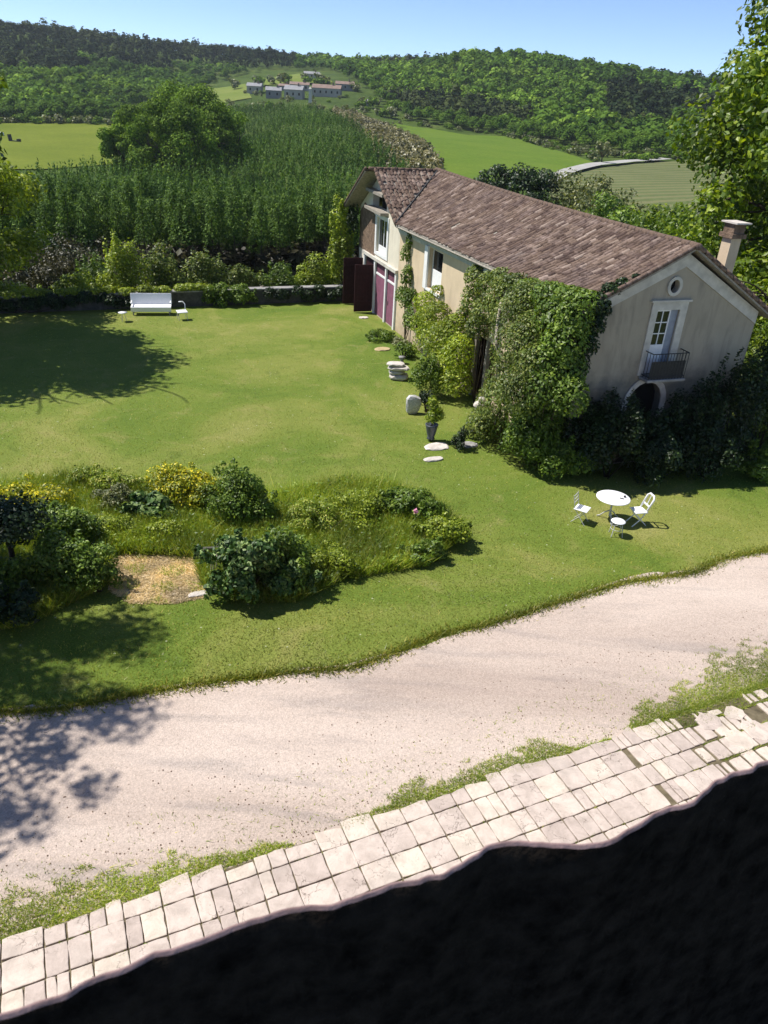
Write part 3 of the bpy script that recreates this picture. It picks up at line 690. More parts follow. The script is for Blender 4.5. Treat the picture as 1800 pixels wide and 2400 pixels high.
# scattered small pebbles on the gravel near the paving
n = 1300; s = rng.uniform(-2, 18, n); t = -rng.random(n) ** 2.6 * 2.2
Pb = PV0 + pd * s[:, None] - pn * t[:, None]; mbp = []
rv, rf = bump_rock(1, 1, 1, 0.7, 1, 0.3); Vs = []; Fs = []
for k in range(n):
    sc = rng.uniform(0.005, 0.015); Vs.append(rv * sc + np.array([Pb[k][0], Pb[k][1], 0.01])); Fs.append(rf + k * len(rv))
tag(link('loose_pebbles', mesh('loose_pebbles', np.concatenate(Vs), np.concatenate(Fs), M['rubble'])), 'loose pebbles scattered on the gravel drive', 'gravel', kind='stuff')

# ------------------------------------------------------------------ parapet in front of the camera
crest = [(-320, 2310), (-120, 2235), (0, 2190), (100, 2158), (200, 2115), (270, 2082), (330, 2055), (430, 2030), (520, 1998), (600, 1965), (660, 1952), (710, 1955), (780, 1930), (870, 1905), (960, 1890), (1010, 1855), (1080, 1815), (1180, 1817), (1280, 1825), (1340, 1800), (1380, 1780), (1440, 1742), (1500, 1730), (1550, 1682), (1600, 1665), (1659, 1640), (1750, 1612), (1900, 1560), (2200, 1470)]
ZC = H - 3.0
C2 = np.array([D(x, y, ZC)[:2] for x, y in crest])
tt = np.concatenate([[0], np.cumsum(np.linalg.norm(np.diff(C2, axis=0), axis=1))]); us = np.linspace(0, tt[-1], 260)
C2 = np.stack([np.interp(us, tt, C2[:, k]) for k in (0, 1)], 1)
_rw = np.random.default_rng(3); C2 = C2 + _rw.normal(0, 0.009, C2.shape)
for _ in range(2): C2[1:-1] = (C2[:-2] + C2[1:-1] * 2 + C2[2:]) / 4
tb = unit(C2[-1] - C2[0]); nb = np.array([-tb[1], tb[0]])     # away from the camera
ext0 = C2[0] - tb * np.linspace(6, 0.1, 14)[:, None]; ext1 = C2[-1] + tb * np.linspace(0.1, 6, 14)[:, None]
C2 = np.concatenate([ext0, C2, ext1]); m = len(C2)
par = thing('parapet', 'near-black stone parapet just below the camera with uneven worn top edge', 'parapet', (float(C2[m // 2][0]), float(C2[m // 2][1]), 0))
base = np.array([C2[m // 2][0], C2[m // 2][1], 0])
strait = C2[0] + ((C2 - C2[0]) @ tb)[:, None] * tb; sb = strait + nb * (((C2 - strait) @ nb).mean())
def sweep(prof, name, mat, rough=0.0):
    V = np.concatenate([np.column_stack([C2 * (1 - mk) + sb * mk + nb * a + _rw.normal(0, rough, (m, 2)) * min(1, mk * 4), ZC + z + _rw.normal(0, rough, m) * min(1, mk * 4)]) for a, z, mk in prof]) - base
    k = np.arange(m - 1); Q = np.concatenate([np.stack([k + q * m, k + 1 + q * m, k + 1 + (q + 1) * m, k + (q + 1) * m], 1) for q in range(len(prof) - 1)])
    return link(name, mesh(name, V, Q, mat, True), par)
sweep([(-0.013, -0.022, 0), (-0.006, -0.007, 0), (0.0, 0.0, 0), (0.007, -0.010, 0), (0.014, -0.10, 0), (0.06, -0.9, 0.6), (0.12, -2.2, 1), (0.2, -ZC, 1)], 'worn_edge', M['lip'])
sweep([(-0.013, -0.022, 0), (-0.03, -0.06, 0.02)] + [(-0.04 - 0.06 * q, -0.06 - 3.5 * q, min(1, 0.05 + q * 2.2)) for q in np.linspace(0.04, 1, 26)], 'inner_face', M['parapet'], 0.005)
fl = MB(); a_ = C2[0] - nb * 7; b_ = C2[-1] - nb * 7; c_ = C2[-1] - nb * 0.09; d_ = C2[0] - nb * 0.09; zf = ZC - 3.5
fl.add([[*a_, zf], [*b_, zf], [*c_, zf], [*d_, zf], [*a_, zf - 0.25], [*b_, zf - 0.25], [*c_, zf - 0.25], [*d_, zf - 0.25]], np.array([[0, 1, 2, 3], [7, 6, 5, 4], [0, 4, 5, 1], [1, 5, 6, 2], [2, 6, 7, 3], [3, 7, 4, 0]]))
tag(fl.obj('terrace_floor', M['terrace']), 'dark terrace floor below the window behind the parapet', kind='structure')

# ------------------------------------------------------------------ house
HA = 0.344; HN = np.array([5.83, 22.9, 0]); hv = np.array([math.cos(HA), math.sin(HA), 0]); hu = np.array([-math.sin(HA), math.cos(HA), 0])
house = thing('old_house', 'long old plastered farmhouse with purplish tiled roof and ivy on its walls', 'house', tuple(HN), HA)
def loc2w(x, y, z=0): return HN + hv * x + hu * y + np.array([0, 0, z])
def wall(name, outer, holes, thick, plane, off, mat, parent=house):
    """plane 'x': coords (y,z) at x=off.., outward -x;  plane 'y': coords (x,z) at y=off, outward -y"""
    loops = [list(outer)] + [list(h) for h in holes]
    pts = [p for L in loops for p in L]
    tris = tessellate_polygon([[Vector((p[0], p[1], 0)) for p in L] for L in loops])
    f3 = (lambda p, d: (off + d, p[0], p[1])) if plane == 'x' else (lambda p, d: (p[0], off + d, p[1]))
    n = len(pts); V = [f3(p, 0) for p in pts] + [f3(p, thick) for p in pts]
    T = np.array(tris); T2 = T[:, ::-1] + n; Qs = []; b = 0
    for L in loops:
        m = len(L)
        for i in range(m): Qs.append([b + i, b + (i + 1) % m, n + b + (i + 1) % m, n + b + i])
        b += m
    me = mesh(name, V, [T, T2, np.array(Qs)], mat)
    bm = bmesh.new(); bm.from_mesh(me); bmesh.ops.recalc_face_normals(bm, faces=bm.faces); bm.to_mesh(me); bm.free()
    return link(name, me, parent)
def rect(a, b, c, d): return [(a, c), (b, c), (b, d), (a, d)]
def circ(cx, cy, r, n=20, ry=None): return [(cx + r * math.cos(t), cy + (ry or r) * math.sin(t)) for t in np.linspace(0, 2 * PI, n, endpoint=False)]
def arch(a, b, z0, zs, zt, n=10):
    cx = (a + b) / 2; r = (b - a) / 2
    return [(a, z0), (b, z0)] + [(cx + r * math.cos(t), zs + (zt - zs) * math.sin(t)) for t in np.linspace(0, PI, n)]
# gable wall facing the camera side
GA = arch(2.08, 3.38, 0.05, 2.2, 2.92)
wall('gable_wall', [(0, -0.2), (6.45, -0.2), (6.45, 5.12), (3.15, 6.98), (0, 5.42)], [circ(2.9, 5.99, 0.17, 20, 0.2), rect(2.46, 3.30, 3.15, 5.27), GA], 0.38, 'y', 0.0, M['plaster_shaded'])
wall('side_wall', [(0.385, -0.2), (17.3, -0.2), (17.3, 5.30), (0.385, 5.40)], [rect(11.62, 13.22, 3.12, 4.88), rect(5.5, 8.2, 0.02, 2.55)], 0.36, 'x', 0.0, M['plaster'])
wall('wing_wall', [(17.302, -0.2), (24.3, -0.2), (24.3, 5.3), (20.8, 7.28), (17.302, 5.3)], [rect(17.5, 22.9, 0.03, 2.86), rect(19.27, 21.05, 3.36, 5.14), rect(19.6, 22.0, 5.55, 6.3)], 0.36, 'x', -0.004, M['cream'])
MB().span((6.09, 0.385, -0.2), (6.45, 24.3, 5.0)).obj('back_wall', M['plaster'], house)
wall('far_wall', [(0.36, -0.2), (6.08, -0.2), (6.08, 5.0), (3.15, 5.1), (0.36, 5.1)], [], 0.35, 'y', 23.94, M['plaster'])
MB().span((0.4, 0.4, 3.0), (6.0, 23.9, 3.1)).obj('upper_floor', M['dark_in'], house)
# rubble patch on the wing wall left of its window
wall('rubble_facing', [(21.3, 3.05), (24.25, 3.05), (24.2, 5.0), (23.4, 5.55), (22.3, 5.35), (21.35, 5.1)], [], 0.03, 'x', -0.035, M['rubble'])
# gable trim: rake bands, oculus ring, window surround, arch surround
def band(name, outer, hole, plane, off, mat, thick=0.03): return wall(name, outer, [hole], thick, plane, off - thick - 0.001, mat)
for nm, P4 in (('rake_band', [(3.15, 6.97), (3.15, 6.58), (0.02, 5.06), (0.02, 5.41)]), ('rake_band', [(3.152, 6.97), (6.44, 5.12), (6.44, 4.72), (3.152, 6.58)])):
    wall(nm, P4, [], 0.035, 'y', -0.036, M['frame'])
band('oculus_ring', circ(2.9, 5.99, 0.27, 20, 0.30), circ(2.9, 5.99, 0.17, 20, 0.2), 'y', 0, M['frame'], 0.05)
wall('oculus_pane', circ(2.9, 5.99, 0.18, 20, 0.21), [], 0.02, 'y', 0.2, M['glass'])
wf = band('window_surround', rect(2.23, 3.56, 3.16, 5.52), rect(2.46, 3.30, 3.17, 5.27), 'y', 0, M['frame'], 0.05)
MB().span((2.15, -0.10, 5.52), (3.64, 0.0, 5.58)).obj('window_hood', M['frame'], house)
band('arch_surround', arch(1.9, 3.58, 0.04, 2.2, 3.10), GA, 'y', 0, M['stone'], 0.05)
MB().span((1.9, 0.3, -0.1), (3.6, 0.34, 3.0)).obj('arch_door', M['dark_in'], house)
# french window: left leaf with six panes, right leaf blue-grey, standing ajar
def casement(name, x0, x1, z0, z1, y, cols, rows, parent, frame=M['frame_white'], plane='y', bar=0.045, sill_panel=0.0):
    sg = (lambda a, b: ((a[0], a[1], a[2]), (b[0], b[1], b[2]))) if plane == 'y' else (lambda a, b: ((a[1], a[0], a[2]), (b[1], b[0], b[2])))
    f = MB()
    f.span(*sg((x0, y - 0.03, z0), (x0 + bar * 1.3, y + 0.03, z1))); f.span(*sg((x1 - bar * 1.3, y - 0.03, z0), (x1, y + 0.03, z1)))
    f.span(*sg((x0 + bar * 1.3, y - 0.03, z1 - bar * 1.3), (x1 - bar * 1.3, y + 0.03, z1))); f.span(*sg((x0 + bar * 1.3, y - 0.03, z0), (x1 - bar * 1.3, y + 0.03, z0 + bar * 1.6 + sill_panel)))
    o = f.obj(name, frame, parent)
    ix0, ix1, iz0, iz1 = x0 + bar * 1.3, x1 - bar * 1.3, z0 + bar * 1.6 + sill_panel, z1 - bar * 1.3
    for c in range(1, cols):
        xc = ix0 + (ix1 - ix0) * c / cols; MB().span(*sg((xc - bar / 2, y - 0.025, iz0), (xc + bar / 2, y + 0.02, iz1))).obj('glazing_bar', frame, o)
    for r_ in range(1, rows):
        zc = iz0 + (iz1 - iz0) * r_ / rows; MB().span(*sg((ix0, y - 0.022, zc - bar / 2), (ix1, y + 0.018, zc + bar / 2))).obj('glazing_bar', frame, o)
    for c in range(cols):
        for r_ in range(rows):
            MB().span(*sg((ix0 + (ix1 - ix0) * c / cols, y - 0.004, iz0 + (iz1 - iz0) * r_ / rows), (ix0 + (ix1 - ix0) * (c + 1) / cols, y + 0.004, iz0 + (iz1 - iz0) * (r_ + 1) / rows))).obj('pane', M['glass'], o)
    return o
casement('french_window', 2.47, 3.02, 3.2, 5.25, 0.06, 2, 3, house, bar=0.03, sill_panel=0.9)
MB().span((3.03, 0.04, 3.2), (3.29, 0.08, 5.25)).obj('french_window_leaf', M['shutter'], house)
MB().span((2.46, 0.12, 3.15), (3.30, 0.14, 5.27)).obj('window_backing', M['dark_in'], house)
# balcony
bal = MB().span((2.3, -0.5, 3.05), (3.78, -0.002, 3.14)).obj('balcony_slab', M['stone_grey'], house, bevel=0.02)
for z in (3.98, 3.22):
    f = MB().tube([(2.36, 0.0, z), (2.36, -0.45, z), (3.72, -0.45, z), (3.72, 0.0, z)], 0.018, 5); f.obj('balcony_rail', M['dark_metal'], bal)
for x in np.linspace(2.36, 3.72, 13):
    MB().tube([(x, -0.45, 3.13), (x, -0.45, 3.98)], 0.010, 5).obj('baluster', M['dark_metal'], bal)
for y in (-0.15, -0.3):
    for x in (2.36, 3.72): MB().tube([(x, y, 3.13), (x, y, 3.98)], 0.010, 5).obj('baluster', M['dark_metal'], bal)
MB().span((2.40, -0.43, 3.16), (3.68, -0.40, 3.72)).obj('railing_screen', M['dark_metal'], bal)
# side wall: frieze under the eave, upper window with white shutters, shed opening
MB().span((-0.05, 6.2, 4.96), (-0.002, 17.28, 5.28)).obj('frieze', M['frieze'], house)
MB().span((-0.035, 13.3, 4.86), (-0.002, 17.28, 4.955)).obj('frieze_moulding', M['frame'], house)
for k, (a, b) in enumerate(((13.24, 13.62),)):
    MB().span((-0.09, a, 3.05), (-0.005, b, 4.92)).obj('window_shutter', M['frame_white'], house)
casement('side_window', 11.64, 13.2, 3.14, 4.86, 0.2, 1, 1, house, plane='x', bar=0.05, sill_panel=0.75)
MB().span((-0.08, 11.5, 3.02), (0.1, 13.3, 3.11)).obj('window_sill', M['frame_white'], house)
for y in (6.35, 7.4):
    MB().box((0.02, y, 1.27), (0.16, 0.16, 2.56)).obj('shed_post', M['timber'], house)
MB().span((0.6, 5.3, 0.0), (0.66, 8.4, 2.7)).obj('shed_back', M['maroon'], house)
# wing: belt, posts, plum doors, window, loft beams
MB().span((-0.16, 17.3, 2.9), (-0.006, 23.2, 3.06)).obj('belt_course', M['frame'], house)
for y in (17.42, 19.0, 20.98, 22.98):
    MB().span((-0.10, y - 0.09, 0.0), (-0.006, y + 0.09, 2.9)).obj('door_post', M['frame_white'], house)
for a, b in ((17.52, 18.9), (19.1, 20.88)):
    dl = MB().span((0.02, a, 0.04), (0.07, b, 2.2)).obj('plum_door', M['pink'], house)
    n = 7
    for k in range(n):
        ya = a + (b - a) * k / n
        MB().span((0.004, ya + 0.008, 0.05), (0.02, ya + (b - a) / n - 0.008, 2.19)).obj('door_board', M['pink'], dl)
    MB().span((-0.02, a + 0.02, 2.2), (0.06, b - 0.02, 2.30)).obj('door_transom', M['frame_white'], house)
    MB().span((0.03, a, 2.3), (0.07, b, 2.87)).obj('transom_panel', M['pink_dark'], house)
    MB().span((-0.02, b - 0.28, 1.0), (0.004, b - 0.22, 1.2)).obj('door_handle', M['dark_metal'], dl)
MB().span((0.03, 21.08, 0.04), (0.07, 22.88, 2.86)).obj('inner_door', M['maroon'], house)
for y, x0 in ((21.12, -1.15), (23.1, -1.25)):
    dl = MB().span((x0, y, 0.06), (-0.11, y + 0.06, 2.62)).obj('open_door', M['maroon'], house)
    n = 6
    for k in range(n):
        xa = x0 + (-0.11 - x0) * k / n
        MB().span((xa + 0.008, y - 0.015, 0.07), (xa + (-0.11 - x0) / n - 0.008, y - 0.001, 2.6)).obj('door_board', M['maroon'], dl)
    for z in (0.5, 2.1): MB().span((x0 + 0.05, y - 0.045, z), (-0.15, y - 0.016, z + 0.13)).obj('door_ledge', M['maroon'], dl)
band('wing_window_surround', rect(19.05, 21.28, 3.2, 5.3), rect(19.27, 21.05, 3.36, 5.14), 'x', -0.004, M['frame_white'], 0.05)
casement('wing_window', 19.3, 21.02, 3.38, 5.12, 0.12, 2, 1, house, plane='x', bar=0.06, sill_panel=0.25)
MB().span((0.3, 19.1, 3.2), (0.33, 21.3, 6.6)).obj('loft_back', M['dark_in'], house)
for z, d in ((5.48, 0.5), (6.36, 0.42)):
    MB().box((-0.2, 20.7, z), (d, 2.9, 0.14), tilt=(0.02, 'X')).obj('loft_beam', M['timber'], house)
# roof -----------------------------------------------------------
EX, RX = -0.38, 3.15
def ridge_z(y): return 7.20 + 0.30 * np.clip(np.asarray(y, float) / 20.8, 0, 1) - 0.10 * np.sin(np.clip(y, 0, 20.8) / 20.8 * PI)
def eave_z(y): return 5.46 - 0.14 * np.clip(np.asarray(y, float) / 17.3, 0, 1)
def main_l(y, f):
    y = np.asarray(y, float); f = np.asarray(f, float)
    return np.stack([EX + (RX - EX) * f, y, eave_z(y) + (ridge_z(y) - eave_z(y)) * f - 0.10 * np.sin(f * PI) * (0.4 + 0.6 * np.sin(y * 0.5) ** 2)], -1)
def wing_r(x, f):
    x = np.asarray(x, float); f = np.asarray(f, float)
    return np.stack([x, 17.0 + 3.8 * f, 5.27 + (7.44 - 5.27) * f + 0 * x], -1)
def wing_l(x, f):
    return np.stack([np.asarray(x, float), 24.75 - 3.95 * np.asarray(f, float), 5.2 + (7.44 - 5.2) * np.asarray(f, float) + 0 * x], -1)
def main_r(y, f):
    y = np.asarray(y, float)
    return np.stack([6.95 - (6.95 - RX) * np.asarray(f, float), y, 4.95 + (ridge_z(y) - 4.95) * f], -1)
VAL = lambda x: (x - EX) / (RX - EX)
roofp = MB()
def decking(fn, s0, s1, n, fmax, fmin, d=0.05):
    ss = np.linspace(s0, s1, n); Vt = []; m = 9
    for s in ss:
        f = np.linspace(fmin(s), fmax(s), m); Vt.append(fn(np.full(m, s), f))
    Vt = np.concatenate(Vt); Vb = Vt - np.array([0, 0, 0.09]); nn = len(Vt)
    i = np.arange(n - 1)[:, None] * m; j = np.arange(m - 1)[None]
    Q = np.stack([i + j, i + m + j, i + m + j + 1, i + j + 1], -1).reshape(-1, 4)
    eL = np.array([[k * m, k * m + nn, (k + 1) * m + nn, (k + 1) * m] for k in range(n - 1)]); e0 = np.array([[k, k + 1, k + 1 + nn, k + nn] for k in range(m - 1)]); e1 = e0 + (n - 1) * m
    roofp.add(np.concatenate([Vt, Vb]), [Q, Q[:, ::-1] + nn, eL, e0, e1[:, ::-1]])
one = lambda s: 1.0; zero = lambda s: 0.0
yend = lambda y: 1.0
decking(main_l, -0.32, 17.0, 40, one, zero)
decking(main_l, 17.0, 20.8, 12, one, lambda y: max(0, (y - 17.0) / 3.8))
decking(wing_r, EX - 0.02, RX, 14, one, lambda x: VAL(x) if x > EX else 0)
decking(wing_l, EX - 0.5, RX, 14, one, zero)
decking(wing_l, RX, 6.95, 10, lambda x: 1 - (x - RX) / (6.95 - RX) * 1.0, zero)
decking(main_r, -0.32, 20.8, 30, one, zero)
decking(main_r, 20.8, 24.7, 8, lambda y: max(0.02, 1 - (y - 20.8) / 3.95), zero)
roof = roofp.obj('roof', M['timber'], house)
def tiles(fn, s0, s1, fmin, fmax, length, seed, ds=0.205, expo=0.30):
    r = np.random.default_rng(seed); Vs = []; n = int((s1 - s0) / ds); nf = length / expo
    for i in range(n):
        s = s0 + (i + 0.5) * ds
        for k in range(int(nf) + 1):
            f0 = k * expo / length; f1 = f0 + (expo + 0.11) / length
            if f0 < fmin(s) - 0.02 or f0 > fmax(s) - 0.02: continue
            if r.random() < 0.006: continue
            jit = r.normal(0, 0.022); w = 0.078 * r.uniform(0.9, 1.1); f0j = f0 + r.normal(0, 0.03) / length
            lift = 0.045 + abs(r.normal(0, 0.012)); up_ = 0.012 + r.normal(0, 0.006)
            for f, ww, zz in ((f0j, w * 1.12, up_ + 0.028), (min(f1, 1.0), w * 0.9, up_)):
                for a, h in ((-1, 0), (-0.6, 0.75), (0, 1.0), (0.6, 0.75), (1, 0)):
                    p = fn(np.array([s + jit * (1 if f == f0j else 0.3) + a * ww * 1.18]), np.array([f]))[0]; Vs.append(p + np.array([0, 0, zz + h * lift]))
    V = np.array(Vs); nt_ = len(V) // 10; b = np.arange(nt_)[:, None] * 10; Q = np.concatenate([b + np.array([q, q + 1, q + 6, q + 5]) for q in range(4)])
    cap = b + np.array([4, 3, 2, 1, 0])
    return V, Q, cap
def vtiles(*a, **k):
    V, Q, cap = tiles(*a, **k); o = link('roof_tiles', mesh('roof_tiles', V, [Q, cap], M['tile']), roof); tag(o, kind='stuff'); return o
vtiles(main_l, -0.34, 20.7, lambda y: max(0, (y - 17.0) / 3.8), one, 3.95, 1)
vtiles(wing_r, EX - 0.02, RX, VAL, one, 4.37, 2)
vtiles(wing_l, EX - 0.5, RX, zero, one, 4.5, 3)
vtiles(main_r, -0.34, 20.7, zero, one, 4.5, 4)
tp = MB().tube([(0, -0.21, 0), (0, 0.21, 0)], 0.1, 10).mesh('ridge_tile', M['tile'], True)
n = 54
for k in range(n):
    y = -0.2 + 21.0 * k / (n - 1); link('ridge_tile', tp, roof, (RX, y, float(ridge_z(y)) + 0.02), (random.Random(k).uniform(-.04, .04), 0, random.Random(k + 99).uniform(-.05, .05)))
for k in range(10):
    x = EX - 0.1 + 3.5 * k / 9; link('ridge_tile', tp, roof, (x, 20.8, 7.47), (0, 0, PI / 2 + random.Random(k).uniform(-.05, .05)))
# verge tiles along both rakes of the gable and the wing's rake
vt = MB().tube([(0, -0.2, 0), (0, 0.2, 0)], 0.075, 8).mesh('verge_tile', M['tile'], True)
def verge(fn, s, L):
    n = int(L / 0.34)
    for k in range(n):
        f = (k + 0.5) / n; p = fn(np.array([s]), np.array([f]))[0]; q = fn(np.array([s]), np.array([f + 0.02]))[0]; d = unit(q - p)
        e = Vector(d).to_track_quat('Y', 'Z').to_euler(); link('verge_tile', vt, roof, tuple(p + np.array([0, 0, 0.05])), e)
verge(main_l, -0.30, 3.95); verge(main_r, -0.30, 4.4); verge(wing_r, EX - 0.0, 4.4); verge(wing_l, EX - 0.48, 4.5)
MB().tube([tuple(main_l([16.98], [0.0])[0] + np.array([0.0, 0, 0.07])), tuple(main_l([20.75], [1.0])[0] + np.array([0, 0, 0.03]))], 0.05, 6).obj('valley_gutter', M['dark_metal'], roof)
MB().tube([(EX + 0.02, -0.3, 5.36), (EX + 0.02, 16.9, 5.22)], 0.05, 6).obj('eave_board', M['timber'], roof)
# chimney on the far slope
ch = MB().span((6.05, 1.58, 4.9), (6.45, 2.02, 7.15)).obj('chimney', M['plaster'], roof)
MB().span((5.96, 1.48, 7.15), (6.54, 2.12, 7.29)).obj('chimney_collar', M['rubble'], ch)
MB().span((6.03, 1.55, 7.29), (6.47, 2.05, 7.60)).obj('chimney_pot', M['rubble'], ch)
MB().span((5.95, 1.40, 7.602), (6.56, 2.15, 7.65)).obj('chimney_cap', M['stone'], ch)
# ------------------------------------------------------------------ ivy and shrubs on the house
def onL(x, y, off):      # displayed pixel -> point on the plane local x = off (in front of the side wall)
    d = ray(x * S_, y * S_); o = EYE - HN; t = (off - o @ hv) / (d @ hv); return HN + o + d * t
def onG(x, y, off):
    d = ray(x * S_, y * S_); o = EYE - HN; t = (off - o @ hu) / (d @ hu); return HN + o + d * t
def ivy(name, label, pix, n, size, mat, seed, group=None, cat='ivy', plane='L', stem=True, **kw):
    lob = []
    for (x, y, off, r, rz) in pix:
        p = onL(x, y, off) if plane == 'L' else onG(x, y, off)
        lob.append((p[0], p[1], p[2], r, r, rz))
    lob = np.array(lob); base = np.array([lob[:, 0].mean(), lob[:, 1].mean(), 0.0]); lob[:, :3] -= base
    return plant(name, label, cat, tuple(base), lob, n, size, mat, seed, group=group, stem=stem, clampz=True, **kw)
ivy('climbing_ivy', 'narrow ivy column between the plum doors and the side window', [(878, 550, -0.15, 0.3, 0.5), (880, 600, -0.2, 0.35, 0.6), (885, 650, -0.3, 0.5, 0.6), (895, 690, -0.4, 0.55, 0.7), (870, 640, -0.25, 0.4, 0.5), (885, 520, -0.1, 0.2, 0.4)], 3800, 0.12, M['lf_mid'], 21, inner=0.4)
ivy('climbing_ivy', 'lime green ivy mound spilling down below the side window', [(920, 655, -0.3, 0.6, 0.5), (940, 690, -0.6, 0.8, 0.8), (960, 740, -0.9, 0.9, 0.9), (930, 740, -0.8, 0.8, 0.9), (985, 720, -0.6, 0.7, 0.8), (960, 800, -1.1, 0.9, 0.9), (990, 770, -0.9, 0.7, 0.9), (915, 700, -0.6, 0.6, 0.7), (985, 825, -1.0, 0.7, 0.7), (945, 630, -0.2, 0.35, 0.3)], 13000, 0.11, M['lf_lime'], 22, inner=0.5, r0=0.04)
ivy('climbing_ivy', 'mid green ivy hanging from the eave right of the side window', [(1030, 600, -0.15, 0.5, 0.5), (1060, 620, -0.3, 0.6, 0.6), (1090, 600, -0.3, 0.6, 0.35), (1020, 650, -0.2, 0.5, 0.7), (1050, 680, -0.35, 0.6, 0.7), (1030, 710, -0.4, 0.5, 0.6), (1120, 610, -0.45, 0.6, 0.3), (1000, 690, -0.3, 0.4, 0.5)], 7500, 0.11, M['lf_ivydry'], 23, inner=0.4)
ivy('hanging_creeper', 'tall straggling grey green creeper trailing over the house corner to the ground', [(1090, 650, -0.7, 0.7, 0.9), (1110, 700, -1.0, 0.8, 1.0), (1140, 660, -0.8, 0.8, 0.8), (1120, 760, -1.2, 0.9, 1.0), (1100, 820, -1.4, 0.8, 0.9), (1150, 740, -1.1, 0.8, 1.0), (1080, 870, -1.6, 0.8, 0.8), (1050, 915, -1.7, 0.7, 0.6), (1130, 850, -1.5, 0.9, 0.9), (1160, 800, -1.2, 0.8, 0.9)], 27000, 0.085, M['lf_ivydry'], 24, cat='creeper', inner=0.55, vert=True, r0=0.06)
ivy('climbing_ivy', 'dense dark ivy crowning the near corner of the roof', [(1150, 625, -0.35, 0.6, 0.35), (1190, 640, -0.5, 0.65, 0.45), (1235, 640, -0.4, 0.6, 0.3), (1200, 690, -0.7, 0.7, 0.7), (1220, 740, -0.7, 0.7, 0.8), (1190, 780, -0.9, 0.7, 0.8), (1240, 690, -0.5, 0.6, 0.7), (1180, 840, -1.1, 0.7, 0.8), (1265, 650, -0.2, 0.5, 0.35), (1225, 800, -0.6, 0.6, 0.7), (1230, 860, -0.7, 0.6, 0.7)], 13500, 0.12, M['lf_mid'], 25, inner=0.5, r0=0.06)
ivy('climbing_ivy', 'shaded ivy edge creeping across the gable below the roof', [(1290, 655, -0.15, 0.4, 0.35), (1320, 625, -0.12, 0.3, 0.2), (1345, 610, -0.10, 0.22, 0.15), (1285, 700, -0.15, 0.35, 0.4), (1270, 745, -0.2, 0.35, 0.45), (1250, 790, -0.25, 0.35, 0.5), (1235, 830, -0.3, 0.35, 0.5), (1300, 670, -0.1, 0.3, 0.3), (1375, 598, -0.08, 0.15, 0.1)], 4500, 0.11, M['lf_dark'], 26, plane='G', inner=0.3, stem=False)
def shrub(name, label, px, rx, ry, h, n, size, mat, seed, nl=9, **kw):
    p = D(*px) if len(px) == 2 else np.array(px); rng = np.random.default_rng(seed + 1000)
    return plant(name, label, kw.pop('cat', 'shrub'), tuple(p), dome(rx, ry, h, nl, rng, kw.pop('lob', 0.45)), n, size, M[mat], seed, **kw)
shrub('rounded_bush', 'large leafy bush at the foot of the ivied house corner', (1140, 998), 1.55, 1.3, 2.6, 17000, 0.10, 'lf_mid', 31, 14)
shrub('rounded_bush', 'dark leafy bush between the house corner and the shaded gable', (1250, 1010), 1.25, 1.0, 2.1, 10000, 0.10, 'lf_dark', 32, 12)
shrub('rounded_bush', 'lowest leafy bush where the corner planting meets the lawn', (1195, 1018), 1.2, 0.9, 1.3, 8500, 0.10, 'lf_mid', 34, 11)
shrub('low_bush', 'pale green sloping bush left of the trailing creeper', (1045, 945), 0.8, 0.7, 0.75, 3500, 0.08, 'lf_ivydry', 33, 8)
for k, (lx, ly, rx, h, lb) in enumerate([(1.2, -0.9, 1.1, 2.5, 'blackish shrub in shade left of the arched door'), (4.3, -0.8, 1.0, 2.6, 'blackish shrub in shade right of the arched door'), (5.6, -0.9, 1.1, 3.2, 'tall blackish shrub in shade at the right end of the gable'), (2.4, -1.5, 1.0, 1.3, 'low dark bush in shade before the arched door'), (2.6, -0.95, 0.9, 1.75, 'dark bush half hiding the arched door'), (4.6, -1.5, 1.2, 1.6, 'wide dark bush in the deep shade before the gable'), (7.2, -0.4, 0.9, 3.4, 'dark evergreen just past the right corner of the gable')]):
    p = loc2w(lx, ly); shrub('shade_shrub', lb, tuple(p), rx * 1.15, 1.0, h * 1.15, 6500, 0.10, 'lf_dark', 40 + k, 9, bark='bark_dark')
shrub('low_bush', 'fresh green plants at the foot of the plum doors', (825, 735), 0.9, 0.7, 0.5, 3000, 0.08, 'lf_mid', 51)
shrub('low_bush', 'pale sage bush beside the ochre board', (862, 750), 0.45, 0.4, 0.5, 1300, 0.06, 'lf_pale', 52, 6)
shrub('low_bush', 'rounded green bush just below the pale sage bush', (872, 772), 0.6, 0.5, 0.7, 2200, 0.08, 'lf_mid', 53, 7)
shrub('rounded_bush', 'round shrub between the stone stack and the white slab', (915, 858), 0.75, 0.7, 1.7, 5500, 0.075, 'lf_mid', 54, 9)
shrub('rounded_bush', 'darker low growth under the round shrub by the white slab', (920, 890), 0.45, 0.4, 0.8, 1800, 0.07, 'lf_dark', 55, 6)
shrub('small_conifer', 'small dark upright conifer right of the potted plant', (992, 970), 0.38, 0.36, 0.8, 2400, 0.055, 'lf_dark', 56, 7, vert=True)
# old creeper trunks
def trunk_thing(name, label, pts, r, mat='bark_pale'):
    pts = np.array(pts); b = pts[0].copy(); t = thing(name, label, 'trunk', tuple(b)); MB().tube(pts - b, np.linspace(r, r * 0.5, len(pts)), 7).obj('stem', M[mat], t, True); return t
trunk_thing('creeper_trunk', 'gnarled pale trunk rising through the creeper', [D(1072, 862), onL(1078, 790, -1.75), onL(1072, 740, -1.75), onL(1076, 690, -1.6), onL(1082, 655, -1.2)], 0.10)
trunk_thing('creeper_trunk', 'brown twisted trunk against the wall beside the plum doors', [D(905, 735), onL(903, 705, -0.85), onL(900, 680, -0.8), onL(893, 655, -0.6)], 0.13, 'bark')
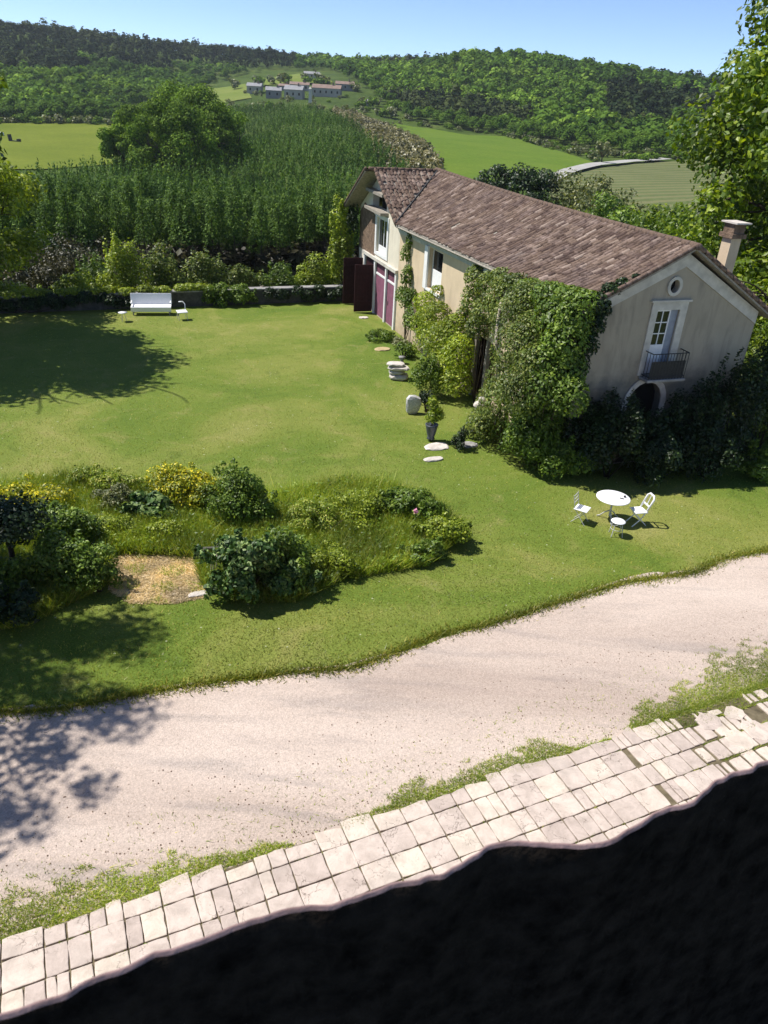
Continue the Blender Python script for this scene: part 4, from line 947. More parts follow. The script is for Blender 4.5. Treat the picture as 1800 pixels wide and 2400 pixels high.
# stones, urn, slabs
def stack(name, label, px, slabs, cat='stones'):
    p = D(*px); t = thing(name, label, cat, tuple(p)); z = 0.0
    for k, (sx, sy, sz, dx) in enumerate(slabs):
        V, Fc = bump_rock(60 + k + int(px[0]), sx, sy, sz, 2, 0.3); V[:, 2] += z + sz * 0.9; V[:, 0] += dx; MB().add(V, Fc).obj('stone', M['stone'], t); z += sz * 1.75
    return t
stack('stone_stack', 'stack of flat pale stones at the lawn edge by the round shrub', (858, 818), [(0.42, 0.34, 0.13, 0.05), (0.36, 0.28, 0.10, -0.06), (0.44, 0.33, 0.10, 0.06), (0.40, 0.28, 0.08, -0.08)])
bs = MB(); bs.lathe([(0.10, 0), (0.11, 0.05), (0.06, 0.12), (0.14, 0.25), (0.17, 0.32)], 12); p = D(868, 785)
t = thing('bird_bath', 'small grey stone ornament just behind the stone stack', 'ornament', tuple(p)); bs.obj('pedestal', M['stone_grey'], t, True)
stack('stone_stack', 'pair of pale stones by the dark shed opening', (1036, 884), [(0.25, 0.22, 0.17, 0), (0.16, 0.15, 0.12, 0.04)])
p = D(891, 893); V, Fc = bump_rock(77, 0.32, 0.14, 0.42, 2, 0.25); V[:, 2] += 0.36
t = thing('upright_slab', 'white upright slab leaning against the round shrub', 'stone', tuple(p), 0.3); MB().add(V, Fc).obj('stone', M['white_wear'], t)
for lb, px, sx, sy in (('cream flat stone under the potted plant', (944, 966), 0.48, 0.30), ('thin pale flat stone sunk in the lawn below the potted plant', (937, 993), 0.36, 0.16), ('ochre flat board lying at the bed edge by the sage bush', (826, 755), 0.42, 0.30), ('small pale stone in grass near the open maroon door', (785, 687), 0.3, 0.2), ('flat pale stone at the edge of the straw patch', (432, 1285), 0.28, 0.12), ('grey flat stone beside the small dark conifer', (1012, 962), 0.35, 0.25)):
    p = D(*px); V, Fc = bump_rock(int(px[0]), sx, sy, 0.06, 2, 0.35); V[:, 2] = V[:, 2] * 0.9 + 0.02
    t = thing('flat_stone' if 'board' not in lb else 'ochre_board', lb, 'stone' if 'board' not in lb else 'board', tuple(p), 0.4); MB().add(V, Fc).obj('stone' if 'board' not in lb else 'board', M['yellow'] if 'ochre' in lb else (M['stone_grey'] if 'grey' in lb else M['stone']), t)
p = D(930, 952); t = thing('potted_plant', 'dark tall urn with a leafy plant standing on a cream stone', 'potted plant', tuple(p + np.array([0, 0, 0.07])))
MB().lathe([(0.13, 0), (0.15, 0.03), (0.12, 0.08), (0.17, 0.25), (0.22, 0.5), (0.24, 0.56), (0.21, 0.57), (0.18, 0.5)], 18).obj('urn', M['urn'], t, True)
rng = np.random.default_rng(90); Pp, dd = lobe_points([(0, 0, 0.85, 0.25, 0.25, 0.25), (0.1, 0.05, 1.1, 0.25, 0.2, 0.25), (-0.05, 0.1, 1.3, 0.2, 0.2, 0.3), (0.2, 0, 0.9, 0.25, 0.2, 0.2)], 420, rng, 0.2, -1.1)
V, Q = leaves(Pp, dd, 0.15, 0.55, rng); link('foliage', mesh('foliage', V, Q, M['lf_lime']), t); MB().tube([(0, 0, 0.45), (0.02, 0.03, 0.9), (0, 0.08, 1.3)], [0.03, 0.02, 0.01], 5).obj('stem', M['bark'], t)

# ------------------------------------------------------------------ flower bed
shrub('golden_shrub', 'golden yellow flowering shrub with an upright spike at the back of the bed', (388, 1092), 1.12, 0.84, 1.18, 7020, 0.075, 'lf_yel', 101, 9)
shrub('golden_shrub', 'yellow green shrub between the golden shrub and the tall upright shrub', (440, 1105), 0.92, 0.72, 1.02, 5670, 0.075, 'lf_yel', 102, 8)
shrub('upright_shrub', 'tall upright green shrub at the middle of the bed', (520, 1125), 1.12, 0.84, 1.59, 9450, 0.08, 'lf_mid', 103, 10)
shrub('golden_shrub', 'low golden shrub at the far left end of the bed', (45, 1105), 1.58, 1.08, 0.87, 7425, 0.075, 'lf_yel', 104, 10)
shrub('big_leaf_plant', 'bluish dark plant with broad leaves in the middle of the bed', (315, 1118), 0.99, 0.66, 0.66, 1350, 0.16, 'lf_gloss', 105, 8, aspect=0.75)
shrub('big_leaf_shrub', 'large dark shrub with big glossy leaves at the front of the bed', (530, 1285), 1.24, 0.85, 1.47, 6500, 0.12, 'lf_gloss', 106, 13, aspect=0.7, r0=0.03, upd=0.0, lob=0.34)
shrub('big_leaf_shrub', 'lower arm of the big glossy shrub reaching right along the bed front', (610, 1275), 1.03, 0.6, 0.88, 3600, 0.11, 'lf_gloss', 124, 9, aspect=0.7, lob=0.36)
shrub('dark_bush', 'green bush merging behind the big glossy shrub', (620, 1255), 1.06, 0.84, 1.39, 5670, 0.09, 'lf_mid', 107, 9)
shrub('dark_bush', 'round green bush left of the straw patch', (165, 1265), 0.99, 0.84, 1.28, 6750, 0.085, 'lf_mid', 108, 9)
shrub('mid_bush', 'sunlit green bush at the edge of the round bush by the straw', (215, 1275), 0.55, 0.48, 0.71, 2430, 0.08, 'lf_mid', 109, 7)
shrub('mid_bush', 'green bush behind the round bush on the left', (140, 1190), 1.12, 0.84, 1.23, 6480, 0.085, 'lf_mid', 110, 9)
shrub('dark_bush', 'dark low bush in the left corner below the small tree', (20, 1345), 1.06, 0.72, 0.92, 5400, 0.085, 'lf_dark', 111, 8)
tree('small_tree', 'small dark spreading tree at the left edge of the bed', tuple(D(40, 1262)), 2.3, (1.0, 0.9, 0.8), 4200, 0.11, M['lf_dark'], 112, 0.07, 2, clump=0.42, bark='bark_dark', trunk_h=0.5)
shrub('dark_bush', 'low shrub under the small spreading tree', (10, 1290), 1.19, 0.84, 1.02, 4860, 0.09, 'lf_mid', 113, 8)
shrub('loose_shrub', 'loose green shrub in the right half of the bed', (760, 1130), 1.12, 0.84, 0.92, 6480, 0.06, 'lf_lime', 114, 9)
shrub('leafy_shrub', 'bright green leafy shrub at the right end of the bed', (880, 1120), 1.19, 0.84, 0.87, 6210, 0.09, 'lf_mid', 115, 9)
shrub('leafy_shrub', 'fresh green shrub at the right tip of the bed', (945, 1175), 0.99, 0.72, 0.77, 5130, 0.08, 'lf_lime', 116, 8)
shrub('dark_bush', 'green foliage at the front right corner of the bed', (920, 1210), 0.79, 0.54, 0.61, 3510, 0.08, 'lf_mid', 117, 7)
shrub('lime_shrub', 'lime green feathery shrub right of the big glossy shrub', (705, 1235), 0.85, 0.60, 0.71, 5130, 0.06, 'lf_lime', 118, 8)
shrub('loose_shrub', 'dry greenish shrub behind the lime feathery shrub', (680, 1150), 0.92, 0.72, 0.92, 4860, 0.06, 'lf_drygr', 119, 8)
shrub('mid_bush', 'green bush at the back left of the bed', (230, 1062), 1.19, 0.72, 0.71, 5400, 0.075, 'lf_drygr', 120, 9)
shrub('loose_shrub', 'grey green bush just left of the broad leaved plant', (250, 1100), 0.79, 0.60, 0.77, 3510, 0.065, 'lf_grey', 121, 7)
shrub('mid_bush', 'low green herbs in front of the broad leaved plant', (330, 1165), 1.32, 0.60, 0.46, 5670, 0.07, 'lf_lime', 122, 10)
shrub('mid_bush', 'low mixed green herbs behind the straw patch', (230, 1160), 1.06, 0.72, 0.51, 4860, 0.07, 'lf_lime', 123, 9)
# ground cover inside the bed (uncountable)
rng = np.random.default_rng(130); n = 340000
mn, mx = BED.min(0), BED.max(0); mn[0] = -13; P = rng.uniform(mn, mx, (n, 2)); P = P[inside(P, BED)][:110000]
hh = 0.16 + 0.10 * np.sin(P[:, 0] * 2.1 + P[:, 1]) + 0.08 * np.sin(P[:, 1] * 3.3)
V, T = blades(np.column_stack([P, np.zeros(len(P))]), 0.40, 0.022, rng, 0.5)
tag(link('bed_herbs', mesh('bed_herbs', V, T, M['lf_drygr'])), 'tangled grasses and herbs filling the flower bed', 'ground cover', kind='stuff')
Lp = P[rng.random(len(P)) < 0.36]; PP = np.column_stack([Lp, np.abs(rng.normal(0.18, 0.11, len(Lp)))])
V, Q = leaves(PP, np.tile([0, 0, 1.0], (len(PP), 1)), 0.085, 0.6, rng)
tag(link('bed_leaves', mesh('bed_leaves', V, Q, M['lf_mid'])), 'low leafy growth between the shrubs of the bed', 'ground cover', kind='stuff')
poly_sheet('straw_patch', [D(*p)[:2] for p in [(235, 1210), (300, 1195), (385, 1180), (440, 1195), (450, 1285), (380, 1300), (290, 1300), (245, 1270)]], M['strawsoil'], flat, 0.15, dz=0.008, rag=0.06, seed=4, label='bare straw covered patch in front of the bed')
SP = np.array([D(*p)[:2] for p in [(225, 1215), (300, 1190), (400, 1178), (445, 1200), (450, 1290), (380, 1305), (280, 1305), (240, 1280)]])
n = 30000; P = rng.uniform(SP.min(0), SP.max(0), (n, 2)); P = P[inside(P, SP)][:9000]
V, T = blades(np.column_stack([P[:4000], np.zeros(4000)]) + np.array([0, 0, 0.008]) * 1.0, 0.09, 0.02, rng, 0.8)
qn = np.repeat((np.sin(P[:4000, 0] * 7) + np.sin(P[:4000, 1] * 9 + 1) > 0.3), 1); V = V.reshape(-1, 3, 3)[qn].reshape(-1, 3); T = np.arange(len(V)).reshape(-1, 3)
tag(link('straw_weeds', mesh('straw_weeds', V, T, M['lf_drygr'])), 'grass tufts invading the straw patch', 'grass', kind='stuff')
PP = np.column_stack([P, rng.uniform(0.012, 0.05, len(P))]); V, Q = leaves(PP, np.tile([0, 0, 1.0], (len(PP), 1)), 0.15, 0.1, rng, 1.5)
tag(link('loose_straw', mesh('loose_straw', V, Q, M['straw'])), 'loose dry straw strewn over the bare patch', 'straw', kind='stuff')
# small garden bits in the bed
p = D(895, 1150); t = thing('pink_flower', 'single pink bloom on a stem in the right half of the bed', 'flower', tuple(p))
MB().tube([(0, 0, 0), (0.01, 0, 0.35), (0, 0, 0.62)], 0.008, 5).obj('stem', M['lf_mid'], t)
rng = np.random.default_rng(7); d = unit(rng.normal(0, 1, (26, 3))); V, Q = leaves(np.array([0, 0, 0.68]) + d * 0.06, d, 0.10, 0.8, rng); link('petals', mesh('petals', V, Q, M['pinkfl']), t)
p = D(478, 1125); t = thing('plant_marker', 'small white plant marker stick among the shrubs', 'marker', tuple(p)); MB().box((0, 0, 0.35), (0.05, 0.015, 0.7), tilt=(0.15, 'Y')).box((0.05, 0, 0.68), (0.07, 0.012, 0.12), tilt=(0.15, 'Y')).obj('stick', M['white'], t)
p = D(468, 1222); t = thing('garden_trough', 'dark green wooden trough half hidden beside the big glossy shrub', 'trough', tuple(p), 0.2)
mb = MB(); mb.span((-0.3, -0.2, 0), (0.3, -0.17, 0.4)).span((-0.3, 0.17, 0), (0.3, 0.2, 0.4)).span((-0.3, -0.169, 0), (-0.27, 0.169, 0.4)).span((0.27, -0.169, 0), (0.3, 0.169, 0.4)).span((-0.269, -0.169, 0.02), (0.269, 0.169, 0.05)); mb.obj('box', M['dark_metal'], t)
mb = MB(); mb.span((-0.34, -0.24, 0.4), (0.34, -0.16, 0.43)).span((-0.34, 0.16, 0.4), (0.34, 0.24, 0.43)).span((-0.34, -0.159, 0.4), (-0.26, 0.159, 0.43)).span((0.26, -0.159, 0.4), (0.34, 0.159, 0.43)); mb.obj('rim', M['stone_dark'], t)
for k in range(3):
    b = D(452 + k * 6, 1262 - k * 6); t = trunk_thing('bent_cane', ['pale bent cane nearest the straw patch', 'pale cane leaning against the big glossy shrub', 'short pale cane beside the dark trough'][k], [b, b + np.array([0.08, 0.05, 0.6]), b + np.array([0.26 - k * 0.1, 0.1, 1.15 - k * 0.25])], 0.016); t['category'] = 'cane'

# ------------------------------------------------------------------ garden furniture
tp_ = D(1325, 1075, 0.73); tt = thing('garden_table', 'round white garden table on the lawn near the drive', 'table', (tp_[0], tp_[1], 0))
MB().lathe([(0.0, 0.715), (0.46, 0.715), (0.49, 0.722), (0.49, 0.735), (0.47, 0.742), (0.0, 0.742)], 40).obj('table_top', M['white'], tt, True)
MB().tube([(0, 0, 0.12), (0, 0, 0.712)], [0.03, 0.025], 8).obj('pedestal', M['white_wear'], tt)
for k in range(3):
    a = 2.6 + k * 2 * PI / 3; c, s = math.cos(a), math.sin(a)
    MB().tube([(0.02 * c, 0.02 * s, 0.30), (0.14 * c, 0.14 * s, 0.22), (0.28 * c, 0.28 * s, 0.06), (0.36 * c, 0.36 * s, 0.015)], [0.02, 0.018, 0.018, 0.02], 6).obj('leg', M['white_wear'], tt, True)
MB().lathe([(0.03, 0), (0.035, 0.01), (0.03, 0.05)], 12).obj('ash_tray', M['dark_metal'], None, loc=(tp_[0] + 0.34, tp_[1] + 0.04, 0.743))
o = bpy.data.objects['ash_tray']; o.name = 'small_cup'; tag(o, 'small dark cup near the right rim of the white table', 'cup')
o = MB().box((0, 0, 0.008), (0.11, 0.05, 0.014)).obj('dark_case', M['dark_metal'], None, loc=(tp_[0] + 0.23, tp_[1] - 0.06, 0.743), rot=(0, 0, -0.5), bevel=0.004); tag(o, 'small dark oblong case lying on the white table', 'case')
def chair(label, px, rz, zseat=0.45, seat='square', back='frame'):
    p = D(*px, zseat); t = thing('garden_chair' if back else 'garden_stool', label, 'chair' if back else 'stool', (p[0], p[1], 0), rz)
    if seat == 'square':
        MB().box((0, 0, zseat), (0.40, 0.40, 0.025)).obj('seat', M['white'], t, bevel=0.01)
    else:
        MB().lathe([(0, zseat - 0.012), (0.19, zseat - 0.012), (0.205, zseat), (0.19, zseat + 0.014), (0, zseat + 0.014)], 24).obj('seat', M['white'], t, True)
    w = 0.17
    if back == 'frame':   # folding chair: crossed legs, tall loop back; local -x is the front
        for sy in (-w, w):
            MB().tube([(-0.22, sy, 0.0), (0.02, sy, 0.24), (0.14, sy, zseat), (0.30, sy, 0.88)], 0.016, 6).obj('leg', M['white'], t)
            MB().tube([(0.24, sy * 0.9, 0.0), (0.0, sy * 0.9, 0.24), (-0.17, sy * 0.9, zseat - 0.015)], 0.014, 6).obj('leg', M['white'], t)
        mb = MB(); mb.tube([(0.17, -w, 0.52), (0.30, -w, 0.86), (0.325, -w * 0.6, 0.93), (0.33, w * 0.6, 0.93), (0.30, w, 0.86), (0.17, w, 0.52)], 0.03, 8); mb.obj('backrest', M['white'], t, True)
        MB().box((0.22, 0, 0.62), (0.02, 2 * w, 0.05)).obj('back_slat', M['white'], t); MB().tube([(0.225, 0, 0.6), (0.30, 0, 0.9)], 0.012, 6).obj('back_slat', M['white'], t)
    elif back == 'thin':
        for sy in (-w, w):
            MB().tube([(-0.20, sy, 0.0), (0.0, sy, 0.24), (0.17, sy, zseat), (0.26, sy, 0.86)], 0.011, 5).obj('leg', M['white_wear'], t)
            MB().tube([(0.22, sy * 0.9, 0.0), (0.0, sy * 0.9, 0.24), (-0.17, sy * 0.9, zseat - 0.01)], 0.011, 5).obj('leg', M['white_wear'], t)
        for z in (0.62, 0.72, 0.82): MB().box((0.18 + (z - 0.45) * 0.2, 0, z), (0.012, 2 * w, 0.035)).obj('back_slat', M['white_wear'], t)
    else:
        for a in (0.7, 2.3, 3.9, 5.5): MB().tube([(0.22 * math.cos(a), 0.22 * math.sin(a), 0), (0.13 * math.cos(a), 0.13 * math.sin(a), zseat - 0.01)], 0.012, 6).obj('leg', M['white_wear'], t)
        MB().tube([(0.17 * math.cos(a), 0.17 * math.sin(a), 0.22) for a in np.linspace(0, 2 * PI, 17)], 0.008, 5, False).obj('stretcher', M['white_wear'], t)
    return t
chair('white folding chair with open loop back right of the table', (1380, 1102), 0.25)
chair('white folding chair with square seat left of the table', (1258, 1098), 2.6, back='thin')
chair('white round stool in front of the table', (1336, 1126), 0, seat='round', back=None)
# bench and companions by the far wall
bl = D(283, 681); br = D(372, 681); bc = (bl + br) / 2; ang = math.atan2(br[1] - bl[1], br[0] - bl[0])
t = thing('garden_bench', 'wide white bench with high back before the ivied garden wall', 'bench', tuple(bc), ang)
MB().box((0, 0.28, 0.42), (2.05, 0.62, 0.06)).obj('seat', M['white'], t, bevel=0.015)
MB().box((0, -0.045, 0.31), (2.05, 0.03, 0.25), tilt=(0.25, 'X')).obj('front_panel', M['white'], t)
MB().box((0, 0.64, 0.72), (2.1, 0.05, 0.56), tilt=(-0.22, 'X')).obj('backrest', M['white'], t, bevel=0.015)
for x in (-0.92, 0.92):
    for y in (0.02, 0.55): MB().box((x, y, 0.20), (0.06, 0.06, 0.40)).obj('leg', M['timber'], t)
    MB().box((x * 1.08, 0.3, 0.62), (0.05, 0.6, 0.04)).obj('armrest', M['white'], t)
p = D(265, 675, 0.45); t = thing('side_table', 'small white round table left of the white bench', 'table', (p[0], p[1], 0))
MB().lathe([(0, 0.44), (0.22, 0.44), (0.23, 0.455), (0, 0.46)], 20).obj('table_top', M['white'], t, True)
for a in (0.4, 2.5, 4.6): MB().tube([(0.16 * math.cos(a), 0.16 * math.sin(a), 0), (0.06 * math.cos(a), 0.06 * math.sin(a), 0.44)], 0.012, 5).obj('leg', M['white_wear'], t)
p = D(393, 673, 0.42); t = thing('lounge_chair', 'low white garden chair with curved back right of the bench', 'chair', (p[0], p[1], 0), 0.5)
MB().box((0, 0, 0.42), (0.52, 0.45, 0.06), tilt=(0.08, 'X')).obj('seat', M['white'], t, bevel=0.02)
MB().tube([(0.22, 0.2, 0.42), (0.26, 0.34, 0.7), (0.16, 0.38, 0.84), (-0.05, 0.38, 0.84)], 0.03, 6).obj('backrest', M['white'], t, True)
for x in (-0.2, 0.2):
    for y in (-0.17, 0.17): MB().tube([(x * 1.1, y * 1.2, 0), (x, y, 0.4)], 0.014, 5).obj('leg', M['white_wear'], t)
p = D(563, 652); t = thing('standpipe', 'short pale standpipe by the garden wall right of the bush', 'pipe', tuple(p))
MB().tube([(0, 0, 0), (0, 0, 0.72), (0.04, 0, 0.86), (0.2, 0, 0.88)], 0.05, 8).obj('pipe', M['bark_pale'], t, True); MB().box((0, 0, 0.05), (0.2, 0.2, 0.1)).obj('foot', M['stone'], t)

# ------------------------------------------------------------------ garden wall with ivy
gw = thing('garden_wall', 'low stone garden wall with grey coping along the far lawn edge', 'wall', (WALL_A[0], WALL_A[1], 0), math.atan2(wdir[1], wdir[0]))
Lw = float(np.linalg.norm(WALL_B - WALL_A))
MB().span((-22, 0, -1.2), (Lw, 0.4, 0.78)).obj('masonry', M['stone_dark'], gw)
rr_ = random.Random(4); x = -22.0
while x < Lw:
    w = rr_.uniform(0.7, 1.1); MB().span((x, -0.06, 0.782), (min(x + w - 0.015, Lw), 0.46, 0.86 + rr_.uniform(-0.01, 0.01))).obj('coping_stone', M['stone_grey'], gw, bevel=0.015); x += w
def wall_pt(s, off=0.0): q = WALL_A + wdir * s + np.array([-wdir[1], wdir[0]]) * off; return np.array([q[0], q[1], 0])
for lb, s0, s1, mt, sd in (('dark ivy blanket over the garden wall behind the white bench', -4, 9.0, 'lf_dark', 150), ('ivy clump over the wall near the open maroon door', 14.6, 20.0, 'lf_dark', 151), ('light ivy trailing along the top of the garden wall behind the bench', -8, 11.5, 'lf_lime', 152)):
    n_l = int((s1 - s0) / 0.5); b = wall_pt((s0 + s1) / 2, -0.1); rng = np.random.default_rng(sd); lob = []
    for k in range(n_l):
        q = wall_pt(s0 + (s1 - s0) * (k + rng.random()) / n_l, rng.uniform(-0.25, 0.05) if mt == 'lf_dark' else 0.2) - b
        lob.append((q[0], q[1], rng.uniform(0.3, 0.7) if mt == 'lf_dark' else rng.uniform(0.85, 1.0), 0.4, 0.4, 0.36 if mt == 'lf_dark' else 0.22))
    plant('wall_ivy', lb, 'ivy', tuple(b), lob, n_l * 480, 0.13, M[mt], sd, stem=True, scount=4, inner=0.4)
shrub('rounded_bush', 'light green bush against the garden wall right of the bench', (470, 660), 1.0, 0.7, 1.15, 4500, 0.12, 'lf_mid', 160, 9)
shrub('rounded_bush', 'mid green bush beside the standpipe at the garden wall', (522, 658), 1.0, 0.7, 1.05, 4200, 0.12, 'lf_mid', 161, 9)
# shrubs on the slope behind the wall
for k, (s, off, rx, h, mt, lb) in enumerate([(1.0, 1.6, 1.5, 2.0, 'lf_lime', 'lime hedge shrub behind the wall at the left'), (4.4, 1.8, 1.5, 2.3, 'lf_lime', 'yellow green shrub behind the wall above the bench'), (7.2, 1.7, 1.2, 3.7, 'lf_lime', 'pointed lime shrub behind the wall right of the bench'), (9.4, 1.8, 1.5, 3.1, 'lf_ivydry', 'grey green rounded shrub behind the middle of the wall'), (11.6, 1.9, 1.4, 3.2, 'lf_ivydry', 'olive rounded shrub behind the wall beside the grey green one'), (13.8, 1.8, 1.6, 2.3, 'lf_ivydry', 'low olive hedge behind the bare stretch of wall'), (16.0, 1.8, 1.5, 2.4, 'lf_mid', 'green hedge behind the wall toward the house'), (18.2, 1.8, 1.6, 2.6, 'lf_lime', 'bright hedge behind the wall beside the house'), (-2.5, 2.2, 1.6, 2.2, 'lf_mid', 'green shrub behind the wall at the left edge'), (5.8, 3.4, 1.4, 2.6, 'lf_mid', 'dark green shrub behind the pointed lime shrub')]):
    p = wall_pt(s, off); p[2] = -1.3; shrub('hedge_shrub', lb, tuple(p), rx * 1.25, 1.2, h * 1.2, 6500, 0.14, mt, 170 + k, 12)
# creeper on the far corner of the house
shrub('climbing_ivy', 'bright ivy clump on the far corner of the house beside the dark doors', tuple(loc2w(-0.9, 24.9)), 0.9, 0.8, 5.2, 6000, 0.15, 'lf_lime', 190, 16, cat='ivy', lob=0.4)
shrub('climbing_ivy', 'shaded moss and ivy hanging from the wing eave', tuple(loc2w(-0.45, 24.3, 3.6)), 0.45, 0.7, 1.9, 1500, 0.11, 'lf_dark', 191, 8, cat='ivy', stem=False, clampz=False)
# ------------------------------------------------------------------ big trees
def ell_lobes(c, r, n, clump, rng, zmin=None):
    out = []
    while len(out) < n:
        d = unit(rng.normal(0, 1, 3)); q = np.array(c) + d * np.array(r) * rng.uniform(0.55, 0.97)
        if zmin is not None and q[2] < zmin: continue
        s = clump * rng.uniform(0.65, 1.35); out.append((*q, s, s, s * 0.75))
    return out
rng = np.random.default_rng(200)
tree('broad_tree', 'tall leafy tree rising beyond the right corner of the house', (18.7, 34, -0.2), 13, (7, 6, 8), 104000, 0.23, M['lf_tree'], 201, 0.4, 3, lobes=ell_lobes((0.3, 0, 10.2), (7.3, 6.0, 10.0), 165, 1.55, rng), inner=0.3, aspect=0.7)
tree('broad_tree', 'lower tree with drooping foliage beside the chimney', (15.9, 28.6, 0), 9, (3, 3, 4), 34000, 0.15, M['lf_tree'], 202, 0.2, 3, lobes=ell_lobes((0, 0, 5.0), (2.9, 2.7, 4.2), 60, 0.85, rng), inner=0.35, aspect=0.5)
tree('broad_tree', 'bright green tree behind the house back wall', (21, 43, -2), 12, (4, 4, 5), 14000, 0.26, M['lf_tree'], 203, 0.25, 3, lobes=ell_lobes((0, 0, 7), (5.5, 4.5, 5), 60, 1.3, rng), inner=0.35)
shrub('rounded_bush', 'leafy bush at the right edge of the lawn beside the gable shade', (1640, 965), 1.3, 1.1, 2.2, 7000, 0.12, 'lf_mid', 204, 12)
shrub('rounded_bush', 'low green bush at the right edge just below the taller one', (1640, 1030), 0.9, 0.7, 1.2, 4200, 0.11, 'lf_mid', 205, 9)
shrub('rounded_bush', 'dim green bush between the gable shade and the right edge', (1585, 990), 0.9, 0.8, 1.0, 4000, 0.11, 'lf_dark', 206, 9)
shrub('rounded_bush', 'sunlit shrub at the right edge under the drooping tree', tuple(loc2w(9.6, 1.2)), 1.3, 1.2, 3.2, 6500, 0.13, 'lf_mid', 207, 12)
tree('broad_tree', 'yellow green tree at the left edge behind the tree shadow', (-21.3, 38.4, 0), 8.2, (4, 4, 3.5), 22000, 0.19, M['lf_lime'], 210, 0.16, 3, lobes=ell_lobes((0.2, 0, 5.0), (4.0, 3.6, 2.9), 50, 0.95, rng, 2.3), inner=0.3, trunk_h=0.3)
tree('broad_tree', 'tall tree standing left of the lawn and shading its left side', (-21.6, 32.6, 0), 16, (5, 5, 5), 42000, 0.30, M['lf_tree'], 211, 0.35, 3, lobes=ell_lobes((0, 0, 10), (4.9, 4.9, 5.2), 120, 1.3, rng), inner=0.3)
tree('broad_tree', 'tall open tree left of the drive casting dappled branch shadow', (-14.6, 12.0, 0), 10, (3.4, 3.6, 4), 46000, 0.16, M['lf_tree'], 212, 0.25, 4, lobes=ell_lobes((0, 0, 9.0), (4.0, 4.9, 4.3), 120, 0.72, rng), inner=0.1)
# scrub between the left tree and the plantation
for k, (x, y, Y_, h, mt, lb) in enumerate([(110, 560, 52, 5.5, 'lf_scrub', 'grey brown scrubby tree right of the yellow green tree'), (190, 580, 53, 5.0, 'lf_scrub', 'dull leafless scrub beyond the left stretch of wall'), (60, 600, 50, 4.0, 'lf_scrub', 'brownish scrub at the left edge beyond the wall'), (230, 620, 52, 3.6, 'lf_mid', 'small green sapling among the dull scrub'), (300, 600, 55, 4.6, 'lf_scrub', 'dark bare scrub below the plantation'), (170, 520, 58, 6.0, 'lf_dark', 'dark thin conifer in the scrub beyond the wall')]):
    p = AT(x * 1.0, y, Y_); zt = float(terr(p[0], p[1])[0]); rng2 = np.random.default_rng(220 + k)
    tree('scrub_tree', lb, (p[0], p[1], zt), h + 1.5, (1.6, 1.6, h * 0.5), 2600, 0.17, M[mt], 220 + k, 0.09, 3, clump=0.55, bark='bark_dark', trunk_h=0.25, inner=0.1)
# treetops behind the house roof
for k, (x, y, Y_, r, mt, lb) in enumerate([(1215, 428, 95, 3.0, 'lf_dark', 'dark treetop behind the roof ridge left of the lane'), (1160, 415, 100, 2.6, 'lf_dark', 'dark pointed treetop behind the middle of the ridge'), (1265, 450, 92, 2.6, 'lf_dark', 'dark treetop just where the lane begins'), (1320, 450, 96, 3.6, 'lf_grey', 'olive rounded tree below the lane'), (1390, 475, 90, 3.8, 'lf_grey', 'broad olive tree above the roof ridge'), (1460, 480, 88, 3.2, 'lf_grey', 'grey green tree below the striped field'), (1500, 530, 74, 3.2, 'lf_mid', 'fresh green tree behind the near end of the ridge'), (1570, 545, 70, 3.4, 'lf_tree', 'bright green tree left of the chimney'), (1430, 510, 80, 2.8, 'lf_mid', 'mid green tree peeping over the ridge'), (1640, 540, 62, 3.6, 'lf_tree', 'bright green tree beneath the tall right tree')]):
    p = AT(x, y, Y_); zt = float(terr(p[0], p[1])[0]); h = max(4.0, p[2] - zt + r * 0.7); rng2 = np.random.default_rng(240 + k)
    tree('slope_tree', lb, (p[0], p[1], zt), h, (r, r, r), 3000, 0.36, M[mt], 240 + k, 0.15, 2, lobes=ell_lobes((0, 0, h - r), (r, r, r * 1.05), 22, r * 0.36, rng2), inner=0.35)
# big clump in the valley
for k, (x, y, Y_, r, lb) in enumerate([(320, 318, 170, 6.0, 'leftmost tree of the rounded valley clump'), (405, 275, 182, 7.0, 'tallest tree of the rounded valley clump'), (470, 295, 174, 6.8, 'tree right of the tallest in the valley clump'), (525, 318, 168, 5.4, 'rightmost dark tree of the valley clump'), (440, 325, 160, 5.8, 'front tree in the middle of the valley clump'), (370, 325, 160, 5.6, 'front left tree of the valley clump'), (292, 335, 163, 4.0, 'small tree at the left foot of the valley clump')]):
    p = AT(x, y, Y_); zt = float(terr(p[0], p[1])[0]); h = p[2] - zt + r; rng2 = np.random.default_rng(260 + k)
    tree('valley_tree', lb, (p[0], p[1], zt), h, (r, r, r), 12000, 0.42, M['lf_valley'], 260 + k, 0.35, 2, lobes=ell_lobes((0, 0, h - r * 1.15), (r, r, r * 1.2), 34, r * 0.34, rng2), inner=0.4, aspect=0.8)

